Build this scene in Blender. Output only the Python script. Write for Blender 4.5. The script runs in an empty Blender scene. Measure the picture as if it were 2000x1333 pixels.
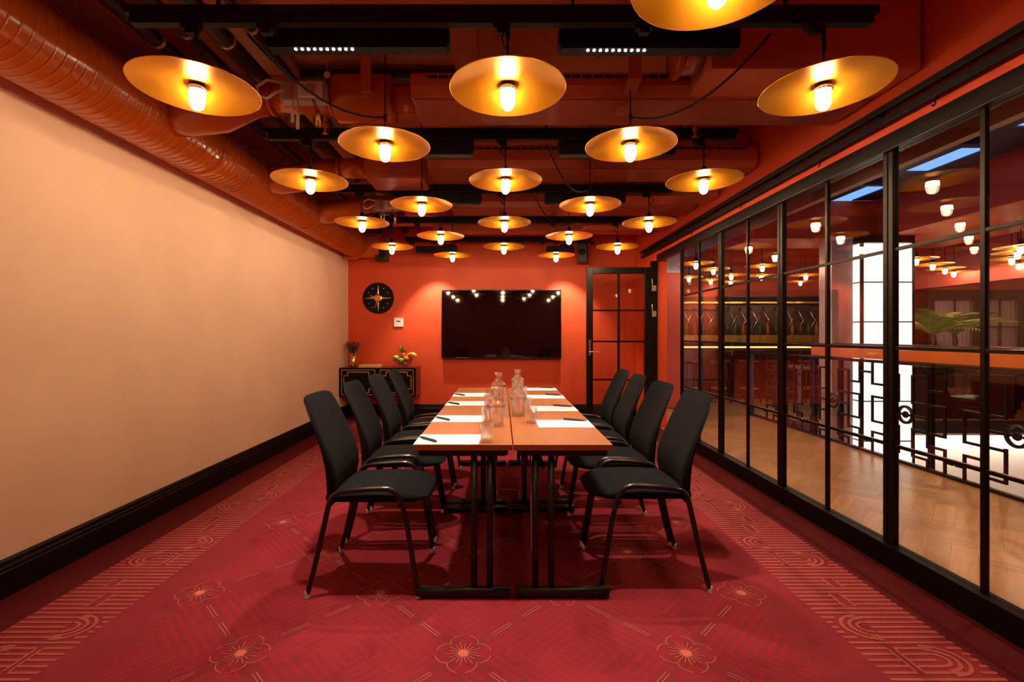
import bpy, bmesh, math, random
from mathutils import Vector, Matrix
random.seed(7)
PI = math.pi
ORD = 'first second third fourth fifth sixth seventh eighth ninth tenth eleventh twelfth thirteenth'.split()
SC = bpy.context.scene
COL = SC.collection

# ------------------------------------------------------------------ camera, world, exposure
F = 930.0
VPX, VPY, EYE = 980.0, 655.0, 1.25
cam_d = bpy.data.cameras.new('camera')
cam = bpy.data.objects.new('camera', cam_d); COL.objects.link(cam)
cam.location = (0, 0, EYE); cam.rotation_euler = (PI/2, 0, 0)
cam_d.sensor_width = 36; cam_d.lens = F/2000*36
cam_d.shift_x = (1000-VPX)/2000; cam_d.shift_y = (VPY-666.5)/2000
cam_d.clip_start = .05; cam_d.clip_end = 60
SC.camera = cam
SC.view_settings.view_transform = 'Standard'
SC.view_settings.look = 'None'
SC.view_settings.gamma = 1.0
SC.view_settings.use_curve_mapping = False
SC.view_settings.exposure = 0.72
SC.cycles.use_denoising = True
SC.cycles.max_bounces = 9
SC.cycles.diffuse_bounces = 5
SC.cycles.glossy_bounces = 4
SC.cycles.transmission_bounces = 8
SC.cycles.transparent_max_bounces = 24
SC.cycles.caustics_reflective = False
SC.cycles.caustics_refractive = False
SC.cycles.sample_clamp_indirect = 6
SC.cycles.blur_glossy = 0.5
W = bpy.data.worlds.new('dusk_sky'); SC.world = W; W.use_nodes = True
W.node_tree.nodes['Background'].inputs[0].default_value = (.16, .34, .72, 1)
W.node_tree.nodes['Background'].inputs[1].default_value = 1.3

BULB_COL, BULB_STR = (1, .66, .37), 300.0
LED_COL, LED_W = (1, .86, .74), 80.0

# ------------------------------------------------------------------ materials
def mat(name, col=(.5, .5, .5), rough=.6, metal=0, **k):
    m = bpy.data.materials.new(name); m.use_nodes = True
    b = m.node_tree.nodes['Principled BSDF']
    b.inputs['Base Color'].default_value = (*col, 1)
    b.inputs['Roughness'].default_value = rough
    b.inputs['Metallic'].default_value = metal
    for a, v in k.items():
        b.inputs[a.replace('_', ' ')].default_value = v
    return m

def nt(m): return m.node_tree.nodes, m.node_tree.links, m.node_tree.nodes['Principled BSDF']

def noisy(name, c1, c2, scale=8, rough=.7, metal=0, stretch=(1, 1, 1), bump=0.0, detail=4, fine=None, **k):
    """Principled with two colours mixed by noise in object space and an optional bump"""
    m = mat(name, c1, rough, metal, **k); N, L, b = nt(m)
    tc = N.new('ShaderNodeTexCoord'); mp = N.new('ShaderNodeMapping'); no = N.new('ShaderNodeTexNoise')
    mp.inputs['Scale'].default_value = stretch
    no.inputs['Scale'].default_value = scale; no.inputs['Detail'].default_value = detail
    mx = N.new('ShaderNodeMix'); mx.data_type = 'RGBA'
    mx.inputs[6].default_value = (*c1, 1); mx.inputs[7].default_value = (*c2, 1)
    rp = N.new('ShaderNodeMapRange'); rp.inputs[1].default_value = .32; rp.inputs[2].default_value = .68
    L.new(tc.outputs['Object'], mp.inputs[0]); L.new(mp.outputs[0], no.inputs[0])
    L.new(no.outputs[0], rp.inputs[0]); L.new(rp.outputs[0], mx.inputs[0]); L.new(mx.outputs[2], b.inputs['Base Color'])
    if bump:
        bp = N.new('ShaderNodeBump'); bp.inputs['Strength'].default_value = bump; bp.inputs['Distance'].default_value = .004
        n2 = N.new('ShaderNodeTexNoise'); n2.inputs['Scale'].default_value = fine or scale*10
        L.new(tc.outputs['Object'], n2.inputs[0]); L.new(n2.outputs[0], bp.inputs['Height'])
        L.new(bp.outputs[0], b.inputs['Normal'])
    return m

def emit(name, col, s):
    m = mat(name, (0, 0, 0), .5); b = m.node_tree.nodes['Principled BSDF']
    b.inputs['Emission Color'].default_value = (*col, 1); b.inputs['Emission Strength'].default_value = s
    return m

def pane_glass(name, tint=(1, 1, 1), ior=1.5):
    m = bpy.data.materials.new(name); m.use_nodes = True
    N, L = m.node_tree.nodes, m.node_tree.links; N.clear()
    o = N.new('ShaderNodeOutputMaterial'); t = N.new('ShaderNodeBsdfTransparent'); g = N.new('ShaderNodeBsdfGlossy')
    f = N.new('ShaderNodeFresnel'); x = N.new('ShaderNodeMixShader')
    t.inputs[0].default_value = (*tint, 1); g.inputs[0].default_value = (1, 1, 1, 1); g.inputs['Roughness'].default_value = 0.0
    f.inputs[0].default_value = ior
    # a solid pane seen from inside has the inverse index: keep the same value by using the facing normal
    ge = N.new('ShaderNodeNewGeometry'); vm = N.new('ShaderNodeVectorMath'); vm.operation = 'MULTIPLY'
    mr = N.new('ShaderNodeMapRange'); mr.inputs[1].default_value = 0; mr.inputs[2].default_value = 1
    mr.inputs[3].default_value = ior; mr.inputs[4].default_value = 1/ior
    L.new(ge.outputs['Backfacing'], mr.inputs[0])
    # Fresnel node already inverts for back faces, so feed the inverse there to get the outside value
    L.new(mr.outputs[0], f.inputs[0])
    N.remove(vm)
    L.new(f.outputs[0], x.inputs[0]); L.new(t.outputs[0], x.inputs[1]); L.new(g.outputs[0], x.inputs[2])
    L.new(x.outputs[0], o.inputs[0])
    return m

def drink_glass():
    m = pane_glass('clear_glass', (.995, .995, .995), 1.85)
    N, L = m.node_tree.nodes, m.node_tree.links
    o = [n for n in N if n.type == 'OUTPUT_MATERIAL'][0]; sh = o.inputs[0].links[0].from_socket
    g = N.new('ShaderNodeBsdfGlass'); g.inputs['IOR'].default_value = 1.5; g.inputs['Roughness'].default_value = 0
    x = N.new('ShaderNodeMixShader'); x.inputs[0].default_value = .2
    L.new(sh, x.inputs[1]); L.new(g.outputs[0], x.inputs[2]); L.new(x.outputs[0], o.inputs[0])
    return m

def water_mat():
    m = bpy.data.materials.new('water'); m.use_nodes = True
    N, L = m.node_tree.nodes, m.node_tree.links; N.clear()
    o = N.new('ShaderNodeOutputMaterial'); t = N.new('ShaderNodeBsdfTransparent'); g = N.new('ShaderNodeBsdfGlass')
    x = N.new('ShaderNodeMixShader'); x.inputs[0].default_value = .4
    g.inputs['IOR'].default_value = 1.33; g.inputs['Roughness'].default_value = 0
    L.new(t.outputs[0], x.inputs[1]); L.new(g.outputs[0], x.inputs[2]); L.new(x.outputs[0], o.inputs[0])
    return m

M = {}
M['wall_fabric'] = noisy('wall_fabric', (.84, .60, .44), (.76, .535, .388), 1.6, .85, bump=.12, fine=260)
M['red_paint'] = noisy('red_paint', (.66, .070, .013), (.59, .060, .010), 1.2, .55)
M['coral_paint'] = noisy('coral_paint', (.55, .085, .06), (.50, .075, .052), 1.0, .6)
M['ceiling_paint'] = noisy('ceiling_paint', (.64, .21, .10), (.56, .18, .085), 2, .40)
M['duct_paint'] = noisy('duct_paint', (.56, .115, .012), (.49, .095, .009)  , 3, .16)
M['unit_paint'] = noisy('unit_paint', (.62, .17, .085), (.56, .15, .072), 3, .26)
M['dark_pipe'] = mat('dark_pipe', (.022, .017, .014), .45)
M['black_wood'] = noisy('black_wood', (.004, .003, .003), (.006, .004, .004), 4, .5, Specular_IOR_Level=.15)
M['black_metal'] = mat('black_metal', (.008, .007, .006), .36, .0, Specular_IOR_Level=.4)
M['bronze_metal'] = noisy('bronze_metal', (.005, .004, .0035), (.008, .005, .004), 5, .35, 0, Specular_IOR_Level=.22)
M['track_black'] = mat('track_black', (.008, .006, .006), .55, 0, Specular_IOR_Level=.2)
M['brass'] = mat('brass', (.72, .45, .14), .25, 1)
M['gold_line'] = mat('gold_line', (.85, .55, .28), .4, .5)
M['chrome'] = mat('chrome', (.75, .74, .72), .18, 1)
M['steel'] = noisy('steel', (.62, .60, .57), (.5, .48, .46), 20, .30, .7)
M['chair_fabric'] = noisy('chair_fabric', (.0050, .0050, .0052), (.0075, .0075, .0078), 30, 1.0, bump=.25, fine=500, Specular_IOR_Level=.10)
M['chair_tube'] = mat('chair_tube', (.010, .009, .009), .22)
M['paper'] = mat('paper', (.60, .59, .57), .8)
M['print_grey'] = mat('print_grey', (.30, .30, .31), .8)
M['pen'] = mat('pen', (.012, .02, .018), .3)
M['white_plastic'] = mat('white_plastic', (.75, .70, .66), .5)
M['grey_plastic'] = mat('grey_plastic', (.40, .36, .33), .5)
M['screen'] = mat('screen', (.004, .001, .001), .03)
M['bezel'] = mat('bezel', (.006, .005, .005), .25)
M['lacquer'] = mat('lacquer', (.035, .006, .006), .2)
M['pane'] = pane_glass('pane', (.90, .88, .86))
M['glass'] = drink_glass()
M['water'] = water_mat()
M['bulb'] = emit('bulb', BULB_COL, BULB_STR)
M['bulb_tip'] = emit('bulb_tip', (1, .74, .48), 9.0)
M['led'] = emit('led', (1, .95, .9), 30)
M['lantern'] = emit('lantern', (1, .93, .80), 1.15)
M['marble'] = noisy('marble', (.80, .68, .62), (.42, .30, .27), 2.2, .25, stretch=(1, 1, .5), detail=8)
M['white_fascia'] = mat('white_fascia', (.8, .76, .70), .5)
M['orange_panel'] = noisy('orange_panel', (.80, .20, .03), (.72, .16, .025), 3, .3)
M['gold_counter'] = noisy('gold_counter', (.65, .45, .09), (.35, .24, .05), 6, .25, .8, stretch=(3, 1, .4))
M['dark_brown'] = noisy('dark_brown', (.07, .02, .012), (.05, .014, .009), 4, .35)
M['leaf'] = noisy('leaf', (.22, .28, .05), (.12, .18, .03), 6, .4)
M['curtain'] = noisy('curtain', (.80, .78, .98), (.55, .52, .72), 4, .9, stretch=(14, 1, .05))
M['night_blue'] = mat('night_blue', (.03, .035, .06), .4)
M['tan_beam'] = mat('tan_beam', (.42, .30, .20), .6)
M['dark_stone'] = mat('dark_stone', (.03, .03, .03), .3)

def wood(name, c1, c2, c3, rough, sc=(1, 14, 14), coat=0):
    m = mat(name, c1, rough, 0, Coat_Weight=coat); N, L, b = nt(m)
    tc = N.new('ShaderNodeTexCoord'); mp = N.new('ShaderNodeMapping'); mp.inputs['Scale'].default_value = sc
    n1 = N.new('ShaderNodeTexNoise'); n1.inputs['Scale'].default_value = 3; n1.inputs['Detail'].default_value = 6; n1.inputs['Distortion'].default_value = .6
    cr = N.new('ShaderNodeValToRGB'); e = cr.color_ramp.elements
    e[0].position = .3; e[0].color = (*c1, 1); e[1].position = .72; e[1].color = (*c3, 1)
    k = e.new(.5); k.color = (*c2, 1)
    oi = N.new('ShaderNodeObjectInfo'); ad = N.new('ShaderNodeVectorMath')
    sc2 = N.new('ShaderNodeMath'); sc2.operation = 'MULTIPLY'; sc2.inputs[1].default_value = 37
    L.new(oi.outputs['Random'], sc2.inputs[0]); L.new(tc.outputs['Object'], mp.inputs[0])
    L.new(mp.outputs[0], ad.inputs[0]); L.new(sc2.outputs[0], ad.inputs[1])
    L.new(ad.outputs[0], n1.inputs[0]); L.new(n1.outputs[0], cr.inputs[0]); L.new(cr.outputs[0], b.inputs['Base Color'])
    return m, oi, cr
M['table_wood'] = wood('table_wood', (.26, .070, .011), (.29, .080, .014), (.22, .055, .008), .42, (12, 1, 12))[0]
M['table_edge'] = mat('table_edge', (.26, .055, .014), .5)
m_, oi_, cr_ = wood('plank_wood', (.52, .27, .12), (.46, .23, .10), (.38, .18, .075), .28, (1.5, 16, 1))
# each board a little lighter or darker than its neighbour
N, L, b = nt(m_); hs = N.new('ShaderNodeHueSaturation'); mr = N.new('ShaderNodeMapRange')
mr.inputs[3].default_value = .8; mr.inputs[4].default_value = 1.2
L.new(oi_.outputs['Random'], mr.inputs[0]); L.new(mr.outputs[0], hs.inputs['Value']); L.new(cr_.outputs[0], hs.inputs['Color']); L.new(hs.outputs[0], b.inputs['Base Color'])
M['plank_wood'] = m_

# brushed brass of the lamp discs (grooves run round the centre)
m = mat('brushed_brass', (.80, .37, .020), .46, .94); N, L, b = nt(m)
tg = N.new('ShaderNodeTangent'); tg.direction_type = 'RADIAL'; tg.axis = 'Z'
b.inputs['Anisotropic'].default_value = .85; b.inputs['Anisotropic Rotation'].default_value = .25; L.new(tg.outputs[0], b.inputs['Tangent'])
M['brushed_brass'] = m

# perforated sheet under the cooling units
m = mat('perforated_sheet', (.40, .10, .06), .3, .2); N, L, b = nt(m)
tc = N.new('ShaderNodeTexCoord'); vo = N.new('ShaderNodeTexVoronoi'); vo.inputs['Scale'].default_value = 90; vo.inputs['Randomness'].default_value = 0
rp = N.new('ShaderNodeMapRange'); rp.inputs[1].default_value = .25; rp.inputs[2].default_value = .4
mx = N.new('ShaderNodeMix'); mx.data_type = 'RGBA'; mx.inputs[6].default_value = (.06, .012, .008, 1); mx.inputs[7].default_value = (.52, .15, .095, 1)
L.new(tc.outputs['Object'], vo.inputs[0]); L.new(vo.outputs['Distance'], rp.inputs[0]); L.new(rp.outputs[0], mx.inputs[0]); L.new(mx.outputs[2], b.inputs['Base Color'])
M['perforated_sheet'] = m

# carpet: mottled crimson, maroon outside the lattice of diamonds, fine concentric hatching within each diamond
LAT = .874; LX, LY = -.151, 1.868
def carpet_material():
    m = mat('carpet', (.3, .02, .03), .95); N, L, b = nt(m)
    b.inputs['Specular IOR Level'].default_value = .1
    def mth(op, a=None, c=None, v0=None, v1=None):
        n = N.new('ShaderNodeMath'); n.operation = op
        if a is not None: L.new(a, n.inputs[0])
        elif v0 is not None: n.inputs[0].default_value = v0
        if c is not None: L.new(c, n.inputs[1])
        elif v1 is not None: n.inputs[1].default_value = v1
        return n.outputs[0]
    def mixc(f, a, c):
        n = N.new('ShaderNodeMix'); n.data_type = 'RGBA'
        if f is not None: L.new(f, n.inputs[0])
        for s, i in ((a, 6), (c, 7)):
            if isinstance(s, tuple): n.inputs[i].default_value = (*s, 1)
            else: L.new(s, n.inputs[i])
        return n.outputs[2]
    ge = N.new('ShaderNodeNewGeometry'); sp = N.new('ShaderNodeSeparateXYZ'); L.new(ge.outputs['Position'], sp.inputs[0])
    X = mth('ADD', sp.outputs[0], v1=-LX); Y = mth('ADD', sp.outputs[1], v1=-LY)
    u = mth('DIVIDE', mth('ADD', X, Y), v1=LAT); v = mth('DIVIDE', mth('SUBTRACT', X, Y), v1=LAT)
    du = mth('PINGPONG', u, v1=.5); dv = mth('PINGPONG', v, v1=.5)        # 0 on the lattice lines, .5 at a diamond's centre
    d = mth('MINIMUM', du, dv)
    st = mth('SINE', mth('MULTIPLY', d, v1=2*PI*17.0))
    along = mth('MAXIMUM', du, dv)
    dots = mth('SINE', mth('MULTIPLY', along, v1=2*PI*44.0))
    hatch = mth('GREATER_THAN', mth('ADD', st, mth('MULTIPLY', dots, v1=.8)), v1=.35)
    inside = mth('GREATER_THAN', d, v1=.035)
    # hatching only in the lattice field
    fld = mth('MULTIPLY', mth('LESS_THAN', mth('ABSOLUTE', mth('ADD', X, v1=0.0)), v1=1.33), inside)
    n1 = N.new('ShaderNodeTexNoise'); n1.inputs['Scale'].default_value = 3.2; n1.inputs['Detail'].default_value = 5; L.new(ge.outputs['Position'], n1.inputs[0])
    n2 = N.new('ShaderNodeTexNoise'); n2.inputs['Scale'].default_value = 240; L.new(ge.outputs['Position'], n2.inputs[0])
    base = mixc(n1.outputs[0], (.15, .012, .015), (.275, .028, .034))
    red = mixc(n1.outputs[0], (.28, .011, .018), (.38, .018, .029))
    c = mixc(mth('MULTIPLY', mth('MULTIPLY', hatch, fld), v1=.62), base, red)
    # soft darker blotches of trodden pile
    n3 = N.new('ShaderNodeTexNoise'); n3.inputs['Scale'].default_value = 7; n3.inputs['Detail'].default_value = 3; L.new(ge.outputs['Position'], n3.inputs[0])
    bl = N.new('ShaderNodeMapRange'); bl.inputs[1].default_value = .58; bl.inputs[2].default_value = .75; L.new(n3.outputs[0], bl.inputs[0])
    c = mixc(mth('MULTIPLY', bl.outputs[0], v1=.45), c, (.12, .008, .012))
    # plain red margin beyond the borders
    ax = mth('ABSOLUTE', mth('ADD', sp.outputs[0], v1=.14)); mg = mth('GREATER_THAN', ax, v1=1.965)
    c = mixc(mg, c, mixc(n1.outputs[0], (.080, .007, .008), (.105, .010, .011)))
    L.new(c, b.inputs['Base Color'])
    bp = N.new('ShaderNodeBump'); bp.inputs['Strength'].default_value = .5; bp.inputs['Distance'].default_value = .003
    L.new(n2.outputs[0], bp.inputs['Height']); L.new(bp.outputs[0], b.inputs['Normal'])
    return m
M['carpet'] = carpet_material()
M['carpet_orange'] = noisy('carpet_orange', (.36, .062, .036), (.29, .048, .028), 60, .95)
M['carpet_line'] = noisy('carpet_line', (.44, .08, .055), (.33, .055, .038), 60, .95)
M['carpet_core'] = mat('carpet_core', (.58, .11, .05), .95)

# ------------------------------------------------------------------ mesh helpers
class MB:
    def __init__(s): s.v, s.f, s.sm = [], [], []
    def poly(s, pts, smooth=False):
        i = len(s.v); s.v += [tuple(p) for p in pts]; s.f.append(tuple(range(i, i+len(pts)))); s.sm.append(smooth); return s
    def box(s, x0, x1, y0, y1, z0, z1):
        i = len(s.v)
        s.v += [(x, y, z) for z in (z0, z1) for y in (y0, y1) for x in (x0, x1)]
        for q in ((0, 2, 3, 1), (4, 5, 7, 6), (0, 1, 5, 4), (2, 6, 7, 3), (0, 4, 6, 2), (1, 3, 7, 5)):
            s.f.append(tuple(i+k for k in q)); s.sm.append(False)
        return s
    def prism(s, pts, axis, a, b):
        """2-D outline (ccw) extruded along an axis from a to b; the outline's coordinates are the other two axes in order"""
        def P(p, t):
            return (t, p[0], p[1]) if axis == 'x' else (p[0], t, p[1]) if axis == 'y' else (p[0], p[1], t)
        i = len(s.v); n = len(pts)
        s.v += [P(p, a) for p in pts]+[P(p, b) for p in pts]
        s.f.append(tuple(i+k for k in range(n-1, -1, -1))); s.f.append(tuple(i+n+k for k in range(n))); s.sm += [False, False]
        for k in range(n):
            s.f.append((i+k, i+(k+1) % n, i+n+(k+1) % n, i+n+k)); s.sm.append(False)
        return s
    def lathe(s, prof, c=(0, 0, 0), n=24, axis='z', closed=False):
        i = len(s.v); R = len(prof)
        for r, h in prof:
            for k in range(n):
                a = 2*PI*k/n; p = (r*math.cos(a), r*math.sin(a), h)
                if axis == 'x': p = (p[2], p[0], p[1])
                if axis == 'y': p = (p[0], p[2], p[1])
                s.v.append((c[0]+p[0], c[1]+p[1], c[2]+p[2]))
        for j in range(R-1):
            for k in range(n):
                q = (i+j*n+k, i+j*n+(k+1) % n, i+(j+1)*n+(k+1) % n, i+(j+1)*n+k)
                s.f.append(q); s.sm.append(True)
        if not closed:
            s.f.append(tuple(i+k for k in range(n-1, -1, -1))); s.f.append(tuple(i+(R-1)*n+k for k in range(n))); s.sm += [False, False]
        return s
    def tube(s, pts, r, n=10, cap=True):
        pts = [Vector(p) for p in pts]; R = r if isinstance(r, (list, tuple)) else [r]*len(pts)
        i = len(s.v); up = None
        for j, p in enumerate(pts):
            t = (pts[min(j+1, len(pts)-1)]-pts[max(j-1, 0)]).normalized()
            if up is None:
                up = Vector((0, 0, 1)) if abs(t.z) < .9 else Vector((1, 0, 0))
            u = t.cross(up); u = u.normalized() if u.length > 1e-6 else t.orthogonal().normalized()
            w = u.cross(t).normalized(); up = w
            for k in range(n):
                a = 2*PI*k/n; s.v.append(tuple(p+(u*math.cos(a)+w*math.sin(a))*R[j]))
        for j in range(len(pts)-1):
            for k in range(n):
                s.f.append((i+j*n+k, i+(j+1)*n+k, i+(j+1)*n+(k+1) % n, i+j*n+(k+1) % n)); s.sm.append(True)
        if cap:
            s.f.append(tuple(i+k for k in range(n))); s.f.append(tuple(i+(len(pts)-1)*n+k for k in range(n-1, -1, -1))); s.sm += [False, False]
        return s
    def grid(s, rows, smooth=True, wrap=False):
        i = len(s.v); n = len(rows[0])
        for r in rows: s.v += [tuple(p) for p in r]
        for j in range(len(rows)-1):
            for k in range(n if wrap else n-1):
                s.f.append((i+j*n+k, i+j*n+(k+1) % n, i+(j+1)*n+(k+1) % n, i+(j+1)*n+k)); s.sm.append(smooth)
        return s
    def mesh(s, name, m, bevel=0, fix=True):
        me = bpy.data.meshes.new(name); me.from_pydata(s.v, [], s.f)
        me.polygons.foreach_set('use_smooth', s.sm)
        if bevel or fix:
            bm = bmesh.new(); bm.from_mesh(me)
            if fix: bmesh.ops.recalc_face_normals(bm, faces=bm.faces)
            if bevel:
                es = [e for e in bm.edges if len(e.link_faces) == 2 and e.calc_face_angle(0) > .6]
                bmesh.ops.bevel(bm, geom=es, offset=bevel, segments=2, affect='EDGES', profile=.6)
            bm.to_mesh(me); bm.free()
        me.materials.append(M[m] if isinstance(m, str) else m)
        return me

def obj(name, mb, m, parent=None, bevel=0, loc=None, rot=None, kind=None, fix=True, label=None):
    me = mb if isinstance(mb, bpy.types.Mesh) else mb.mesh(name, m, bevel, fix)
    o = bpy.data.objects.new(name, me); COL.objects.link(o)
    if parent: o.parent = parent
    if loc: o.location = loc
    if rot: o.rotation_euler = rot
    if kind: o['kind'] = kind
    if label: o['label'] = label
    return o
def struct(name, mb, m, bevel=0, label=None, **k): 
    o = obj(name, mb, m, None, bevel, kind='structure', **k)
    if label: o['label'] = label
    return o
def tag(o, label, cat, group=None, kind=None):
    o['label'] = label; o['category'] = cat
    if group: o['group'] = group
    if kind: o['kind'] = kind
    return o
def thing(name, label, cat, loc=(0, 0, 0), rz=0, group=None):
    o = bpy.data.objects.new(name, None); COL.objects.link(o); o.location = loc; o.rotation_euler = (0, 0, rz)
    o.empty_display_size = .1
    return tag(o, label, cat, group)
def copy_tree(o, parent=None):
    c = o.copy(); COL.objects.link(c); c.parent = parent
    for ch in list(o.children): copy_tree(ch, c)
    return c
def box(*a): return MB().box(*a)

# ------------------------------------------------------------------ room shell
XL, XR, YB, YF, ZC = -2.38, 2.10, 7.38, -1.6, 3.0
floor = struct('floor', box(XL-.1, XR+.03, YF-.1, YB+.1, -.12, 0), 'carpet')
struct('wall_left', box(XL-.12, XL, YF-.1, YB+.1, 0, ZC), 'wall_fabric')
struct('wall_back', box(XL, XR+.12, YB, YB+.12, 0, ZC), 'red_paint')
struct('wall_front', box(XL, XR, YF-.12, YF, 0, ZC), 'red_paint')
wr = struct('wall_right', box(XR-.02, XR+.12, YF, YB, 2.33, ZC), 'red_paint')
struct('wall_right_end', box(XR-.02, XR+.12, 6.40, YB, 0, 2.33), 'red_paint')
ceil = struct('ceiling', box(XL, XR, YF, YB, ZC+.02, ZC+.10), 'ceiling_paint')
# ceiling boards with recessed joints
pm = box(-.372, .372, -.592, .592, -.008, .018).mesh('ceiling_panel', 'ceiling_paint', .003)
for i in range(6):
    for j in range(8):
        o = obj('ceiling_panel', pm, None, ceil, loc=(XL+.373+i*.746, YF+.6+.4+j*1.2-.4, ZC))
        if o.location.y+.6 > YB: bpy.data.objects.remove(o)

def base_profile(h=.18):
    return [(0, 0), (.022, 0), (.022, h-.06), (.017, h-.055), (.017, h-.04), (.012, h-.03), (.012, h-.012), (.004, h), (0, h)]
bl = MB(); bl.prism([(XL+p[0], p[1]) for p in base_profile()], 'y', YF, YB)
struct('baseboard_left', bl, 'black_wood')
bb = MB(); bb.prism([(YB-p[0], p[1]) for p in base_profile()], 'x', XL+.022, XR-.02)
struct('baseboard_back', bb, 'black_wood')

# glazed partition: panels about a metre wide with a middle bar and three transoms
XG = 2.115
posts = [5.60, 4.585, 3.592, 2.587, 1.583, .58, -.42, -1.42]
ZT = (.655, 1.18, 1.71)
gl = struct('window_1', box(XR-.03, XR+.05, YF, 5.64, 0, .12), 'black_wood', .004)
gl['label'] = 'black base rail of the glazed partition'
obj('top_rail', box(XR-.03, XR+.05, YF, 5.64, 2.24, 2.33), 'bronze_metal', gl, .004)
for i, y in enumerate(posts):
    w = .033
    obj('mullion', box(XR-.004, XR+.032, y-w, y-.003, .12, 2.24), 'bronze_metal', gl, .004)
    if i: obj('mullion', box(XR-.004, XR+.032, y+.003, y+w, .12, 2.24), 'bronze_metal', gl, .004)
for i in range(len(posts)-1):
    ya, yb = posts[i+1]+.033, posts[i]-.033
    yc = (ya+yb)/2
    obj('glazing_bar', box(XR+.004, XR+.026, yc-.011, yc+.011, .12, 2.24), 'bronze_metal', gl, .002)
    zz = (.12,)+ZT+(2.24,)
    for (a, b_) in ((ya, yc-.011), (yc+.011, yb)):
        for z in ZT:
            obj('transom', box(XR+.005, XR+.025, a, b_, z-.009, z+.009), 'bronze_metal', gl, .002)
        for k in range(4):
            z0, z1 = zz[k]+(.010 if k else 0), zz[k+1]-(.010 if k < 3 else 0)
            obj('pane', box(XG-.004, XG+.004, a, b_, z0, z1), 'pane', gl)

# black rail with little hooks above the glazing
rl = thing('curtain_rail', 'long black double rail fixed on the red wall above the glazed partition', 'rail', (XR-.06, 2, 2.4))
obj('rail', box(-.022, .012, YF-2+.05, 6.95-2, .035, .07), 'track_black', rl, .004)
obj('rail', box(-.012, .02, YF-2+.05, 6.95-2, -.03, .012), 'track_black', rl, .004)
hk = MB().tube([(0, 0, 0), (0, 0, -.03), (-.008, 0, -.042), (-.016, 0, -.034)], .0035, 6).box(-.008, .008, -.01, .01, -.008, .004).mesh('hook', 'track_black')
for y in (1.2, 2.24, 3.05, 4.05, 5.1, 6.1): obj('hook', hk, None, rl, loc=(.0, y-2, -.03))
for y in (0, 1.6, 2.6, 3.6, 4.6, 5.6, 6.6): obj('bracket', box(.012, .04, y-2-.02, y-2+.02, -.02, .06), 'track_black', rl)

# open glazed door, swung into the room, seen face on
dr = thing('door_1', '', 'door', (1.13, 6.36, 0)); del dr['category']; dr['label'] = 'open black framed glass door with eight panes'; dr['kind'] = 'structure'
LW = .86; ZD = 2.155
fr = MB()
fr.box(0, .085, -.025, .025, .01, ZD).box(LW-.085, LW, -.025, .025, .01, ZD).box(.085, LW-.085, -.025, .025, ZD-.085, ZD).box(.085, LW-.085, -.025, .025, .01, .16)
obj('door_frame', fr, 'bronze_metal', dr, .004)
mid = LW/2-.0
zd = (.16, .655, 1.165, 1.58, ZD-.085)
obj('glazing_bar', box(mid-.014, mid+.014, -.014, .014, .16, ZD-.085), 'bronze_metal', dr)
for k in range(4):
    for (a, b_) in ((.085, mid-.014), (mid+.014, LW-.085)):
        if k: obj('transom', box(a, b_, -.013, .013, zd[k]-.011, zd[k]+.011), 'bronze_metal', dr)
        obj('pane', box(a, b_, -.004, .004, zd[k]+(.011 if k else 0), zd[k+1]-(.011 if k < 3 else 0)), 'pane', dr)
h = obj('door_handle', box(.025, .055, -.036, -.024, .98, 1.19), 'chrome', dr, .003)
obj('lever', MB().tube([(.04, -.034, 1.03), (.04, -.075, 1.03), (.05, -.082, 1.03), (.16, -.082, 1.03)], .009, 8), 'chrome', h)
# jamb between door and back wall
jb = struct('door_2', box(LW+1.13+.0, XR-.02, 6.345, 6.40, 0, 2.24), 'bronze_metal', .004); jb['label'] = 'black door jamb'
obj('head', box(XR-.02, XR+.05, 5.64, 6.40, 2.24, 2.33), 'bronze_metal', jb)
for z in (1.88, 1.54):
    hg = obj('hinge', box(2.0, 2.05, 6.315, 6.345, z-.045, z+.03), 'steel', jb, .003)
    obj('hinge_pin', MB().tube([(2.0, 6.325, z+.02), (1.995, 6.325, z+.12)], .006, 8), 'steel', hg)

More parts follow.
